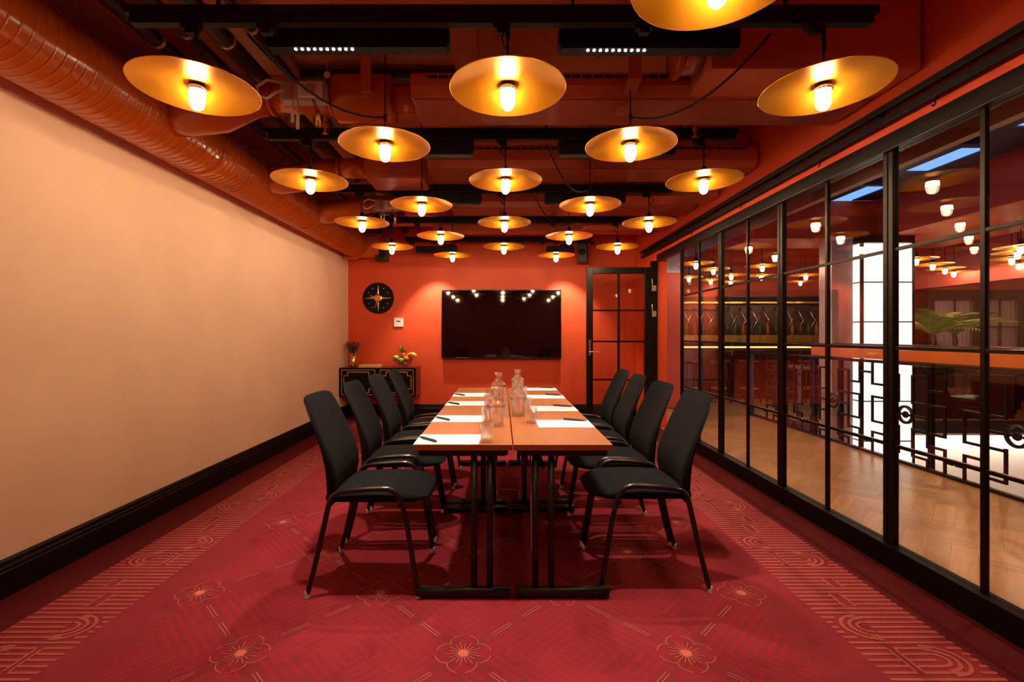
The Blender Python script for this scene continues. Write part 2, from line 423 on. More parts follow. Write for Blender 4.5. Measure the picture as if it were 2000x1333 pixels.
# ------------------------------------------------------------------ carpet pattern, tufted a hair above the ground
def strip(mb, pts, w, z=.0018, closed=False):
    pts = [Vector((p[0], p[1])) for p in pts]; n = len(pts); L_, R_ = [], []
    for i, p in enumerate(pts):
        a = pts[(i-1) % n] if closed else pts[max(i-1, 0)]; c = pts[(i+1) % n] if closed else pts[min(i+1, n-1)]
        t = (c-a).normalized(); q = Vector((-t.y, t.x))*w/2
        L_.append(p+q); R_.append(p-q)
    for i in range(n if closed else n-1):
        j = (i+1) % n
        mb.poly([(*R_[i], z), (*R_[j], z), (*L_[j], z), (*L_[i], z)])
def border(x0, x1, flip, y0, y1):
    """Striped band: cross stripes broken by arched hooks and double bars"""
    per, w = .0345, .0135; U = per*24; mb = MB()
    Wd = x1-x0
    k0 = int((y0)/per)-1; k1 = int(y1/per)+1
    def X(t): return x0+t*Wd if not flip else x1-t*Wd
    def st(y, a, b_):
        if y < y0 or y > y1: return
        mb.poly([(X(a), y-w/2, .0018), (X(b_), y-w/2, .0018), (X(b_), y+w/2, .0018), (X(a), y+w/2, .0018)])
    for k in range(k0, k1):
        q = k % 24; y = k*per
        if q in (3, 4, 5, 6, 7):       # arch opening one way
            r = {3: 0, 4: .045, 5: .06, 6: .045, 7: 0}[q]
            st(y, 0, .30); st(y, .36, .60+r*.3) if q in (4, 5, 6) else st(y, .36, .72); st(y, .93, 1) if q not in (3, 7) else st(y, .86, 1)
        elif q in (9, 10, 11, 12, 13):   # arch the other way
            st(y, 0, .07 if q not in (9, 13) else .14); st(y, .40 if q in (10, 11, 12) else .28, 1)
        elif q in (16, 17, 18):
            st(y, 0, .40); st(y, .52, 1)
        elif q in (21, 22):
            st(y, 0, .55); st(y, .67, 1)
        else: st(y, 0, 1)
    c = int(y0/U)-1
    while c*U < y1:
        yy = c*U
        for (q, cx, sg) in ((5, .62, 1), (11, .38, -1)):
            yc = yy+q*per
            for rr in (2.45, 1.7, 1.0):
                rx = rr*per*1.25; ry = rr*per
                pts = [(X(cx)+(1 if not flip else -1)*sg*rx*math.sin(t)*1.0, yc+ry*math.cos(t)) for t in [PI*i/14 for i in range(15)]]
                if min(p[1] for p in pts) > y0 and max(p[1] for p in pts) < y1: strip(mb, pts, w, .0021)
        for (q0, q1, ts) in ((15.4, 18.6, (.40, .46, .52)), (20.4, 22.6, (.55, .61, .67)), (3.2, 6.8, (.30, .36)),):
            for t in ts[::2] if len(ts) == 3 else ts:
                a, b_ = yy+q0*per, yy+q1*per
                if a > y0 and b_ < y1: strip(mb, [(X(t), a), (X(t), b_)], w*.8, .0021)
        c += 1
    return mb
for (x0, x1, fl) in ((-2.10, -1.71, True), (1.41, 1.83, False)):
    o = obj('border_stripes', border(x0, x1, fl, -1.2, 7.1), 'carpet_orange', floor, kind='stuff', fix=False)
def flower():
    mb = MB(); pts = []
    for i in range(96):
        a = 2*PI*i/96; r = .074+.036*abs(math.cos(2*a+0*PI/4))**.6
        pts.append((r*math.cos(a)*1.0, r*math.sin(a)*1.0))
    for q in range(4):
        seg = pts[q*24+2:(q*24+23)] 
        strip(mb, seg, .0045)
    for i in range(18):
        a = 2*PI*i/18+.09; r0, r1 = .018, .056+.014*(i % 2)
        strip(mb, [(r0*math.cos(a), r0*math.sin(a)), (r1*math.cos(a), r1*math.sin(a))], .0042, .0019)
    return mb.mesh('flower_motif', 'carpet_line', fix=False)
def flower_core():
    mb = MB(); mb.poly([((.017+.009*(i % 2))*math.cos(2*PI*i/24), (.017+.009*(i % 2))*math.sin(2*PI*i/24), .0022) for i in range(24)])
    return mb.mesh('flower_centre', 'carpet_core', fix=False)
fm, fc = flower(), flower_core()
dash = MB()
for s_ in (1,):
    for off in (-.007, .007):
        for (a, b_) in ((.155, .275), (.345, .465)):
            d = Vector((1, 1)).normalized(); n_ = Vector((-d.y, d.x))*off
            strip(dash, [d*a+n_, d*b_+n_], .0045)
dm = dash.mesh('lattice_dashes', 'carpet_line', fix=False)
for r in range(-4, 13):
    for k in range(-3, 4):
        x = LX+k*LAT+(LAT/2 if r % 2 else 0); y = LY+r*LAT/2
        if -1.62 < x < 1.33 and -.4 < y < 7.1:
            o = obj('flower_motif', fm, None, floor, loc=(x, y, 0)); obj('flower_centre', fc, None, o)
            for rz, dx in ((0, 1), (PI/2, -1)):
                if -1.62 < x+dx*LAT/2 < 1.33 and y+LAT/2 < 7.2:
                    obj('lattice_dashes', dm, None, floor, loc=(x, y, 0), rot=(0, 0, rz))

# ------------------------------------------------------------------ pendant lamps
RD = .2425
disc_me = MB().lathe([(.028, .0125), (.12, .004), (RD-.001, -.0105), (RD, -.0110), (RD+.0008, -.0125), (RD, -.0140), (RD-.001, -.0140), (RD-.004, -.0137), (.12, .000), (.032, .0072), (.028, .0075)], n=72, closed=True).mesh('disc_shade', 'brushed_brass', fix=True)
bulb_me = MB().lathe([(.0305, -.050), (.030, -.040), (.028, -.014)], n=16).mesh('bulb', 'bulb')
tip_me = MB().lathe([(.004, -.102), (.014, -.098), (.024, -.088), (.029, -.072), (.0305, -.0505)], n=16).mesh('bulb_tip', 'bulb_tip')
collar_me = MB().lathe([(.033, -.020), (.037, -.018), (.037, -.004), (.033, -.002)], n=20).mesh('collar', 'chrome')
sock_me = MB().lathe([(.030, .002), (.030, .03), (.022, .04), (.018, .075), (.006, .085)], n=16).mesh('socket', 'track_black')
cord_a = MB().tube([(0, 0, .08), (0, 0, .215)], .005, 8).tube([(0, 0, .20), (.0, 0, .245)], .010, 8).tube([(0, 0, .235), (-.03, 0, .215), (-.04, 0, .18), (-.02, 0, .155), (0, 0, .15)], .0035, 6).mesh('cord', 'track_black')
cord_b = MB().tube([(0, 0, .08), (0, 0, ZC-2.29)], .004, 8).tube([(0, 0, .12), (0, 0, .16)], .009, 8).mesh('cord', 'track_black')
ZL = 2.295
def lamp(x, y, label, long_cord, group, z=ZL):
    t = thing('pendant_lamp', label, 'lamp', (x, y, z), random.uniform(0, 6), group)
    obj('disc_shade', disc_me, None, t); obj('bulb', bulb_me, None, t); obj('bulb_tip', tip_me, None, t); obj('collar', collar_me, None, t)
    obj('socket', sock_me, None, t); obj('cord', cord_b if long_cord else cord_a, None, t)
    return t
rown = ['nearest', 'second', 'third', 'fourth', 'fifth', 'sixth', 'seventh', 'farthest']
for i in range(8):
    y = 2.0+.592*i
    if i % 2 == 0:
        for x, s_ in ((-1.28, 'left'), (.025, 'middle'), (1.35, 'right')):
            lamp(x, y, f'brass disc pendant lamp, {s_} of three in the {rown[i]} full row from the camera', False, 'brass disc pendants over the meeting table')
    else:
        for x, s_ in ((-.635, 'left'), (.70, 'right')):
            lamp(x, y, f'brass disc pendant lamp, {s_} of two in the {rown[i]} row from the camera', True, 'brass disc pendants over the meeting table')
lamp(.62, 1.37, 'brass disc pendant lamp cut off by the top edge of the photo', True, 'brass disc pendants over the meeting table')
for (x, y, q) in ((-1.28, .80, 'left of three just above'), (.025, .80, 'middle of three just above'), (1.35, .80, 'right of three just above')):
    lamp(x, y, f'brass disc pendant lamp out of frame, {q} the viewpoint', True, 'brass disc pendants behind the viewpoint')

# ------------------------------------------------------------------ lighting tracks and linear spotlights
def track(y, which, x0=-1.56, x1=1.56, z=2.57):
    t = thing('ceiling_track', f'black lighting track across the ceiling above the {which} lamps', 'track', (0, y+.01, z), 0, 'lighting tracks')
    obj('rail', box(x0, x1, -.02, .02, -.012, .028), 'track_black', t, .003)
    obj('raceway', box(x0-.02, x1+.02, -.025, .045, .028, .062), 'track_black', t, .004)
    am = MB().box(-.035, .035, -.018, .018, -.032, -.012).box(-.02, .02, -.014, .014, -.05, -.032).mesh('adapter', 'track_black')
    for x in (-1.31, -.99, .0, .6, 1.32): obj('adapter', am, None, t, loc=(x, 0, 0))
    for x in (-1.2, 0.3, 1.2): obj('hanger', box(x-.006, x+.006, 0, .012, .062, ZC-z-.01), 'track_black', t)
    return t
def led_bar(x0, x1, y, z, label, dots=(.06, .40), aim=None, watts=LED_W, spread=72):
    t = thing('spotlight_bar', label, 'spotlight', ((x0+x1)/2, y, z), 0, 'linear spotlights')
    w = (x1-x0)/2
    obj('housing', box(-w, w, -.03, .035, -.045, .045), 'track_black', t, .004)
    obj('lens_strip', box(-w+.01, w-.01, -.028, .033, -.056, -.045), 'track_black', t)
    obj('adapter', box(w-.2, w-.02, -.015, .015, .045, .075), 'track_black', t)
    n = 10 if y < 3 else 0
    dmesh = MB().lathe([(.006, -.0585), (.006, -.0555)], n=8).mesh('led', 'led')
    for i in range(n):
        obj('led', dmesh, None, t, loc=(-w+dots[0]+.03+i*(dots[1]-dots[0])/n, -.012, 0))
    ld = bpy.data.lights.new('beam', 'SPOT'); ld.energy = watts; ld.color = LED_COL
    ld.spot_size = math.radians(spread); ld.spot_blend = .6; ld.shadow_soft_size = .03
    lo = bpy.data.objects.new('beam', ld); COL.objects.link(lo); lo.parent = t; lo.location = (-w+sum(dots)/2+.03, -.0, -.075)
    if aim:
        d = Vector(aim)-Vector(((x0+x1)/2, y, z)); lo.rotation_euler = d.to_track_quat('-Z', 'Y').to_euler()
    return t
for y, w_ in ((2.0, 'nearest row of'), (3.184, 'second row of three'), (4.368, 'third row of three'), (5.552, 'last row of three')):
    track(y, w_)
track(6.93, 'back wall, beyond the last', -1.4, 1.3, 2.62)
led_bar(-1.05, -.235, 2.14, 2.585, 'black linear spotlight bar at upper left with a row of white LEDs', (.10, .38), watts=LED_W*1.2)
led_bar(.255, 1.06, 2.14, 2.58, 'black linear spotlight bar at upper centre right with a row of white LEDs', (.10, .38), watts=LED_W*1.2)
led_bar(-.98, -.19, 3.25, 2.53, 'black linear spotlight bar between the left lamps of the second track')
led_bar(.385, 1.18, 3.25, 2.53, 'black linear spotlight bar between the right lamps of the second track')
led_bar(-.98, -.19, 4.44, 2.53, 'black linear spotlight bar left of centre on the third track')
led_bar(.40, 1.15, 4.44, 2.53, 'black linear spotlight bar right of centre on the third track')
led_bar(-1.25, -.65, 6.93, 2.50, 'black linear spotlight bar washing the red wall left of the screen', watts=LED_W*1.15, spread=78, aim=(-.95, 7.36, .9))
led_bar(.65, 1.05, 6.93, 2.50, 'black linear spotlight bar washing the red wall right of the screen', watts=LED_W*1.15, spread=78, aim=(.95, 7.36, .9))

# swagged supply cables of the lamps between the tracks
def swag(a, b_, sag, label, r=.0055):
    pts = []
    for i in range(15):
        t = i/14; p = Vector(a).lerp(Vector(b_), t); p.z -= sag*4*t*(1-t); pts.append(p)
    tag(obj('supply_cable', MB().tube(pts, r, 8), 'track_black'), label, 'cable', 'swagged supply cables')
swag((-1.08, 2.02, 2.53), (-.635, 2.60, 2.44), .10, 'black cable swagging from the front track to the lamp left of centre')
swag((1.14, 2.02, 2.53), (.70, 2.60, 2.44), .12, 'black cable swagging from the front track to the lamp right of centre')
swag((.30, 3.19, 2.53), (.70, 3.78, 2.42), .14, 'black cable swagging down from the second track, right of the middle lamp')
swag((.30, 4.37, 2.53), (.70, 4.97, 2.42), .12, 'black cable swagging down from the third track, right of the middle lamp')

# ------------------------------------------------------------------ ventilation
dc = thing('spiral_duct', 'big orange-red spiral ventilation duct along the left wall', 'duct', (-2.165, 3, 2.59))
R_ = .193
prof = []
y = YF-3+.02
me = MB(); me.lathe([(R_, YF-3+.02), (R_, 7.05-3)], n=48, axis='y'); obj('pipe', me, 'duct_paint', dc)
# the folded helical seam
sm = MB(); rows = []; pitch = .052; n = int((7.05-YF)/pitch*32)
for w_, rr in ((-.006, .0), (-.003, .0035), (.003, .0035), (.006, .0)):
    rows.append([((R_+rr)*math.cos(2*PI*i/32), YF-3+.03+i*pitch/32+w_, (R_+rr)*math.sin(2*PI*i/32)) for i in range(n)])
sm.grid(rows); obj('seam', sm, 'duct_paint', dc, fix=False)
for yy in (.4, 1.55, 3.4, 5.2):
    obj('clamp_band', MB().lathe([(R_+.001, yy-3-.02), (R_+.007, yy-3-.018), (R_+.007, yy-3+.018), (R_+.001, yy-3+.02)], n=48, axis='y', closed=True), 'duct_paint', dc)
    obj('hanger', box(-.008, .008, yy-3-.01, yy-3+.01, R_, ZC-2.59), 'dark_pipe', dc)
obj('end_elbow', MB().tube([(0, 7.02-3, 0), (.01, 7.10-3, 0), (.06, 7.155-3, 0), (.14, 7.17-3, 0), (.34, 7.17-3, 0)], [R_+.004, R_+.004, R_-.01, R_-.01, .17], 32), 'duct_paint', dc)
obj('inspection_hatch', box(-.19, .02, 7.06-3, 7.10-3, -.215, -.13), 'duct_paint', dc, .006)

# branches: elbow off the spiral duct, silencer drum, hanging strap
def branch(y, z, xs, label, boxed=False):
    t = thing('branch_duct', label, 'duct', (0, y, z), 0, 'branch ducts')
    x0 = -2.165
    obj('elbow', MB().tube([(x0+.10, 0, -.10), (x0+.25, 0, -.10), (x0+.45, 0, -.08), (x0+.62, 0, -.02), (x0+.75, 0, 0)], [.125, .12, .115, .095, .085], 24), 'duct_paint', t)
    obj('pipe', MB().tube([(x0+.74, 0, 0), (xs-.36, 0, 0)], .085, 24), 'duct_paint', t)
    for xx in (x0+.76, xs-.38): obj('flange', MB().lathe([(.085, xx-.01), (.098, xx-.008), (.098, xx+.008), (.085, xx+.01)], n=24, axis='x'), 'duct_paint', t)
    if boxed:
        obj('box_casing', box(xs-.36, xs+.12, -.2, .18, -.135, .10), 'unit_paint', t, .004)
        obj('perforated_sheet', box(xs-.345, xs+.105, -.185, .165, -.143, -.135), 'perforated_sheet', t)
        return t
    obj('silencer', MB().lathe([(.08, xs-.36), (.135, xs-.35), (.14, xs-.34), (.14, xs-.02), (.135, xs-.005), (.08, xs)], n=32, axis='x'), 'duct_paint', t, )
    obj('strap', MB().box(xs-.16, xs-.10, -.165, -.155, -.02, ZC-z-.01).box(xs-.16, xs-.10, -.165, -.06, -.032, -.02), 'unit_paint', t)
    obj('end_pipe', MB().tube([(xs-.01, 0, 0), (xs+.12, 0, 0)], .08, 24), 'duct_paint', t)
    return t
branch(2.93, 2.70, -.66, 'red round branch duct with silencer drum crossing the ceiling behind the front left lamp')
branch(4.14, 2.70, -.78, 'red branch duct ending in a perforated box above the fourth row of lamps', True)
branch(5.25, 2.70, -.70, 'red round branch duct with silencer drum near the far left lamps')

# damper with white actuator, looping cables and tags
def damper(x, y, z, label, full=True):
    t = thing('damper_actuator', label, 'actuator', (x, y, z), 0, 'damper actuators')
    obj('body', box(-.13, .13, -.06, .02, -.055, .055), 'grey_plastic', t, .012)
    obj('cover', box(-.02, .12, -.075, -.06, -.045, .045), 'white_plastic', t, .006)
    obj('dial', MB().lathe([(.03, -.085), (.032, -.074)], (.05, 0, 0), 20, 'y'), 'steel', t)
    obj('cable_loop', MB().tube([(-.10, -.05, .045), (-.2, -.06, .06), (-.26, -.06, .02), (-.25, -.06, -.03), (-.2, -.06, -.045), (-.15, -.06, -.01), (-.1, -.06, -.0)], .009, 8), 'white_plastic', t)
    obj('label_strip', box(-.07, -.055, -.064, -.06, -.05, .055), 'coral_paint', t)
    for dx, ln in ((-.06, .13), (-.03, .17)):
        obj('tag_cord', MB().tube([(dx, -.05, -.05), (dx+.005, -.05, -.05-ln*.5)], .003, 6), 'steel', t)
        obj('tag', box(dx-.008, dx+.010, -.052, -.047, -.05-ln, -.05-ln*.5), 'white_plastic', t)
    obj('valve', MB().tube([(.06, -.05, -.05), (.09, -.05, -.12), (.09, -.05, -.2)], [.008, .013, .012], 10), 'brass', t)
damper(-1.15, 2.80, 2.66, 'off-white damper actuator with looped cables beside the front left lamp')
damper(-1.22, 5.1, 2.63, 'off-white damper actuator with cables near the far left lamps')
g_ = thing('hanging_tag', 'small round pale tag hanging under the ceiling beside the actuator', 'tag', (-1.02, 2.78, 2.80))
obj('disc', MB().lathe([(.02, -.002), (.02, .002)], (0, 0, -.03), 16, 'y'), 'white_plastic', g_)
obj('wire', MB().tube([(0, 0, -.012), (.0, 0, .05), (-.05, 0, .06), (-.08, 0, .20)], .002, 6), 'steel', g_)

def cooling_unit(y0, y1, x0, x1, z0, z1, label):
    t = thing('cooling_unit', label, 'ceiling unit', (0, 0, 0), 0, 'cooling units')
    obj('casing', MB().prism([(y0-.03, z0+.06), (y0, z0+.008), (y1, z0+.008), (y1, z1), (y0, z1), (y0-.03, z1-.03)], 'x', x0, x1), 'unit_paint', t, .003)
    obj('perforated_sheet', MB().box(x0+.012, x1-.012, y0+.012, y1-.012, z0, z0+.008), 'perforated_sheet', t)
    obj('slot', box(x0+.1, x1-.1, y0-.034, y0-.029, z1-.045, z1-.03), 'track_black', t)
    sl = box(-.03, .03, -.0345, -.030, -.005, .005).mesh('slot_rib', 'unit_paint')
    k = int((x1-x0-.3)/.06)
    sb = MB()
    for i in range(k): sb.box(x0+.15+i*.06, x0+.158+i*.06, y0-.038, y0-.034, z1-.047, z1-.028)
    obj('slot_ribs', sb, 'unit_paint', t, kind='stuff')
    return t
cooling_unit(2.63, 2.97, -.50, 2.06, 2.555, 2.70, 'wide red cooling unit with perforated underside behind the front row of lamps')
cooling_unit(3.86, 4.20, -.60, 2.06, 2.60, 2.79, 'wide red cooling unit with perforated underside behind the second track')
cooling_unit(5.05, 5.40, -.55, 2.06, 2.60, 2.79, 'wide red cooling unit with perforated underside behind the third track')
cooling_unit(6.24, 6.5, -.9, 2.0, 2.62, 2.76, 'wide red cooling unit with perforated underside nearest the back wall')
for w_ in ((.70, 2.60, 2.60), ):
    st_ = thing('hanging_strap', 'bent red steel strap holding up the front cooling unit', 'strap', (.70, 2.5, 2.6))
    obj('strap', MB().box(-.035, .035, .0, .008, .0, ZC-2.6-.01).prism([(-.0, -.0), (.008, .0), (.30, -.055), (.30, -.063)], 'x', -.035, .035), 'unit_paint', st_)

def plenum(x0, y0, y1, z0, label, stub=True):
    t = thing('duct_box', label, 'duct', (0, 0, 0), 0, 'duct boxes')
    obj('casing', box(x0, XR-.04, y0, y1, z0, ZC-.015), 'unit_paint', t, .004)
    zc, yc = z0+.15, (y0+y1)/2
    obj('duct_stub', MB().lathe([(.10, x0-.12), (.10, x0)], (0, yc, zc), 32, 'x'), 'steel', t)
    obj('flange', MB().lathe([(.07, x0-.135), (.118, x0-.135), (.122, x0-.12), (.118, x0-.105), (.10, x0-.105)], (0, yc, zc), 32, 'x'), 'duct_paint', t)
plenum(1.03, 2.34, 2.615, 2.56, 'red rectangular duct box with silver round stub behind the front right lamp')
plenum(1.0, 4.52, 4.80, 2.57, 'red rectangular duct box with silver round stub over the far right lamps')
plenum(1.0, 5.75, 6.0, 2.57, 'red rectangular duct box with silver round stub nearest the door')

# cross beams and pipes under the slab
for k, (y0, y1, z0) in enumerate(((.9, 1.15, 2.80), (3.30, 3.42, 2.83), (4.9, 5.0, 2.80), (6.55, 6.7, 2.78))):
    struct('trim_1', box(XL+.42, XR-.03, y0, y1, z0, ZC-.012), 'ceiling_paint', .004)
pipes = [(-1.88, 2.86, .040), (-1.72, 2.90, .030), (-1.50, 2.86, .045), (-1.36, 2.92, .022)]
names = ['thick dark pipe running beside the spiral duct', 'thin dark pipe, second from the spiral duct', 'thick dark pipe, third from the spiral duct', 'thinnest dark pipe, fourth from the spiral duct']
for (x, z, r), l in zip(pipes, names):
    t = thing('ceiling_pipe', l+' under the ceiling', 'pipe', (x, 3, z), 0, 'dark pipes under the ceiling')
    obj('pipe', MB().tube([(0, YF-3+.02, 0), (0, YB-3-.01, 0)], r, 16), 'dark_pipe', t)
    for yy in (-.4, .8, 2.0, 3.2): obj('clip', MB().lathe([(r, yy-.01), (r+.006, yy-.008), (r+.006, yy+.008), (r, yy+.01)], n=16, axis='y').box(-.006, .006, yy-.006, yy+.006, r, ZC-z), 'steel', t)
t = thing('sprinkler_pipe', 'dark pipe crossing the ceiling behind the actuator, left of the front cooling unit', 'pipe', (0, 3.10, 2.94))
obj('pipe', MB().tube([(-1.3, 0, 0), (-.30, 0, 0)], .04, 16), 'dark_pipe', t)
for y, x, l in ((3.15, 1.28, 'first small copper sprinkler head, right of the front cooling unit'), (3.1, -1.15, 'small copper sprinkler head hanging under the actuator')):
    t = thing('sprinkler', l, 'sprinkler', (x, y, 2.62))
    obj('drop_pipe', MB().tube([(0, 0, 0), (0, 0, ZC-2.62-.01)], .012, 10), 'duct_paint', t)
    obj('head', MB().lathe([(.010, -.06), (.022, -.057), (.010, -.05), (.008, -.02), (.016, -.015), (.018, .01), (.012, .02)], n=14), 'duct_paint', t)
sp = thing('ceiling_speaker', 'round dark flush speaker in the ceiling between the far lamps', 'speaker', (-.10, 4.95, ZC-.012))
obj('grille', MB().lathe([(.10, -.006), (.115, -.002), (.115, .003)], n=28), 'dark_pipe', sp)

# ------------------------------------------------------------------ meeting tables
TH = .74
def make_table(label, L_, inner):
    t = thing('folding_table', label, 'table', (0, 0, 0), 0, 'narrow meeting tables')
    w = .2295
    obj('tabletop', box(-w, w, -L_/2, L_/2, TH-.026, TH), 'table_wood', t, .0015)
    e = obj('edge_band', MB().box(-w-.001, w+.001, -L_/2-.0015, -L_/2, TH-.026, TH-.001).box(-w-.001, w+.001, L_/2, L_/2+.0015, TH-.026, TH-.001).box(-w-.0015, -w, -L_/2, L_/2, TH-.026, TH-.001).box(w, w+.0015, -L_/2, L_/2, TH-.026, TH-.001), 'table_edge', t)
    fr = MB()
    for s_ in (-1, 1):
        fr.box(-w+.03, w-.03, s_*(L_/2-.03)-.015, s_*(L_/2-.03)+.015, TH-.056, TH-.026)
        fr.box(s_*(w-.03)-.012, s_*(w-.03)+.012, -L_/2+.03, L_/2-.03, TH-.056, TH-.026)
    obj('under_frame', fr, 'black_metal', t)
    for s_ in (-1, 1):
        yy = s_*(L_/2-.055)
        obj('foot_bar', MB().tube([(-w+.008, yy, .030), (w-.008, yy, .030)], .0245, 14), 'black_metal', t)
        for k in (-1, 1): obj('glide', MB().lathe([(.014, 0), (.014, .01)], (k*.19, yy, 0), 10), 'black_metal', t)
        for k in (0, 1):
            xx = inner*(.05+.076*k)
            obj('leg', MB().tube([(xx, yy, .045), (xx, yy, TH-.05)], .0155, 12), 'black_metal', t)
    obj('stretcher', MB().tube([(inner*.09, -L_/2+.06, TH-.12), (inner*.09, L_/2-.06, TH-.12)], .011, 8), 'black_metal', t)
    for s_ in (-1, 1):
        obj('folding_stay', MB().tube([(inner*.14, s_*(L_/2-.10), .20), (inner*.13, s_*(L_/2-.42), TH-.06)], .0035, 6), 'steel', t)
    return t
tl = make_table('narrow wooden folding table at the near left, one of four pushed together', 1.196, 1)
tl.location = (-.182, 2.812, 0)
tr = make_table('narrow wooden folding table at the near right, one of four pushed together', 1.196, -1)
tr.location = (.286, 2.812, 0)
for src, l in ((tl, 'left'), (tr, 'right')):
    c = copy_tree(src); c.location.y = 4.015; c['label'] = f'narrow wooden folding table at the far {l}, nearer the screen'
# floor socket box between the tables
fb = thing('floor_box', 'flush floor socket lid with a thin metal edge under the tables', 'floor box', (.05, 3.75, 0))
obj('lid_frame', MB().box(-.09, .09, -.09, -.084, .001, .004).box(-.09, .09, .084, .09, .001, .004).box(-.09, -.084, -.09, .09, .001, .004).box(.084, .09, -.09, .09, .001, .004), 'steel', fb)
obj('lid', box(-.084, .084, -.084, .084, .001, .003), 'carpet', fb)

# ------------------------------------------------------------------ chairs (built facing +x, origin between the feet)
def smooth_path(pts, n=6):
    out = []; P = [Vector(p) for p in pts]; P = [2*P[0]-P[1]]+P+[2*P[-1]-P[-2]]
    for i in range(1, len(P)-2):
        for k in range(n):
            t = k/n; a, b_, c, d = P[i-1], P[i], P[i+1], P[i+2]
            out.append(.5*((2*b_)+(-a+c)*t+(2*a-5*b_+4*c-d)*t*t+(-a+3*b_-3*c+d)*t**3))
    out.append(P[-2]); return out
def make_chair(label):
    t = thing('conference_chair', label, 'chair', (0, 0, 0), 0, 'chairs along the meeting table')
    # side frames: one tube from rear foot up along the seat as a low arm and down to the front foot
    for s_ in (-1, 1):
        yy = s_*.237; yt = s_*.232
        pts = [(-.262, yy, .025), (-.232, yy, .14), (-.196, yt, .30), (-.170, yt, .415), (-.160, yt, .455), (-.138, yt, .488), (-.095, yt, .503), (0, yt, .513), (.085, yt, .517), (.130, yt, .512), (.160, yt, .492), (.180, yt, .455), (.205, yt, .36), (.238, yy, .17), (.262, yy, .025)]
        fr_ = obj('side_frame', MB().tube(smooth_path(pts, 4), .0125, 10), 'chair_tube', t)
        for x in (-.264, .264):
            obj('glide', MB().lathe([(.0155, 0), (.0155, .006), (.011, .012), (.012, .034)], (x, yy, 0), 12), 'steel', fr_)
    obj('cross_bar', MB().tube([(-.165, -.23, .435), (-.165, .23, .435)], .010, 8).tube([(.17, -.23, .435), (.17, .23, .435)], .010, 8), 'chair_tube', t)
    # seat cushion: closed rounded slab, waterfall front
    def seat_ring(u):  # u from back to front
        x = -.19+.49*u
        hw = .215+.012*math.sin(PI*u)
        if u > .8: hw *= math.sqrt(max(0, 1-((u-.8)/.2)**2*.62))
        if u < .08: hw *= .93+.07*u/.08
        top = .487+.012*math.sin(PI*min(u*1.1, 1))-(.030*((u-.72)/.28)**2 if u > .72 else 0)
        bot = .436+(.010*((u-.7)/.3)**2 if u > .7 else 0)
        h = top-bot; mid_ = (top+bot)/2; ring = []
        for k in range(24):
            a = 2*PI*k/24; c, s__ = math.cos(a), math.sin(a)
            ex = .32
            ring.append((x, hw*math.copysign(abs(c)**ex, c), mid_+h/2*math.copysign(abs(s__)**.7, s__)-.008*(1-abs(c))*(s__ > 0)))
        return ring
    us = [0, .02, .08, .2, .35, .5, .65, .75, .82, .88, .93, .97, .99, 1.0]
    rows = [seat_ring(u) for u in us]
    def shrink(r, f, dx): 
        cy = 0; cz = sum(p[2] for p in r)/len(r); return [(p[0]+dx, p[1]*f, cz+(p[2]-cz)*f) for p in r]
    rows = [shrink(rows[0], .8, -.006)]+rows+[shrink(rows[-1], .93, .006), shrink(rows[-1], .7, .010)]
    mb = MB().grid(rows, wrap=True); mb.poly(rows[0][::-1]); mb.poly(rows[-1])
    obj('seat', mb, 'chair_fabric', t)
    # backrest shell: rear face and front face profiles (x at height), thicker at the lumbar
    zs = [.405, .43, .48, .54, .60, .66, .72, .78, .84, .89, .92, .938, .946]
    def lerp(tab, z):
        for (a, va), (b_, vb) in zip(tab, tab[1:]):
            if z <= b_: return va+(vb-va)*max(0, (z-a))/(b_-a)
        return tab[-1][1]
    rear = [(.40, -.214), (.47, -.218), (.61, -.228), (.72, -.255), (.82, -.292), (.95, -.342)]
    front = [(.40, -.192), (.47, -.172), (.56, -.160), (.62, -.170), (.70, -.208), (.80, -.252), (.90, -.298), (.95, -.320)]
    hwt = [(.405, .150), (.43, .180), (.50, .205), (.60, .212), (.70, .208), (.80, .203), (.88, .194), (.92, .184), (.938, .166), (.946, .132)]
    rows = []
    for z in zs:
        xr, xf, hw = lerp(rear, z), lerp(front, z), lerp(hwt, z); ring = []
        if z > .93: xr += .004; xf -= .004
        if z > .945: xr += .004; xf -= .004
        for k in range(28):
            a = 2*PI*k/28; c, s__ = math.cos(a), math.sin(a)
            yy = hw*math.copysign(abs(c)**.45, c)
            wrap_ = .028*(abs(yy)/.21)**2            # wings curve forward
            xx = (xr+xf)/2+(xf-xr)/2*math.copysign(abs(s__)**.6, s__)+wrap_
            ring.append((xx, yy, z))
        rows.append(ring)
    mb = MB().grid(rows, wrap=True); mb.poly(rows[0][::-1]); mb.poly(rows[-1])
    obj('backrest', mb, 'chair_fabric', t)
    for s_ in (-1, 1): obj('piping', MB().tube([((lerp(rear, z)+lerp(front, z))/2+.028*(lerp(hwt, z)/.21)**2, s_*(lerp(hwt, z)+.001), z) for z in zs[1:-2]], .0025, 6), 'chair_tube', t)
    return t
proto = make_chair('x'); first = True
order = ['nearest the camera', 'second from the camera', 'third from the camera', 'farthest from the camera']
for side, ys, x0 in (('left', (2.50, 3.11, 3.63, 4.19), -.66), ('right', (2.545, 3.06, 3.64, 4.16), .744)):
    for i, y in enumerate(ys):
        c = proto if first else copy_tree(proto); first = False
        c.location = (x0+(.0, -.012, .0, .012)[i], y, 0)
        c.rotation_euler = (0, 0, (0 if side == 'left' else PI)+(.0, .02, -.015, .01)[i])
        c['label'] = f'black upholstered conference chair on the {side} side of the table, {order[i]}'

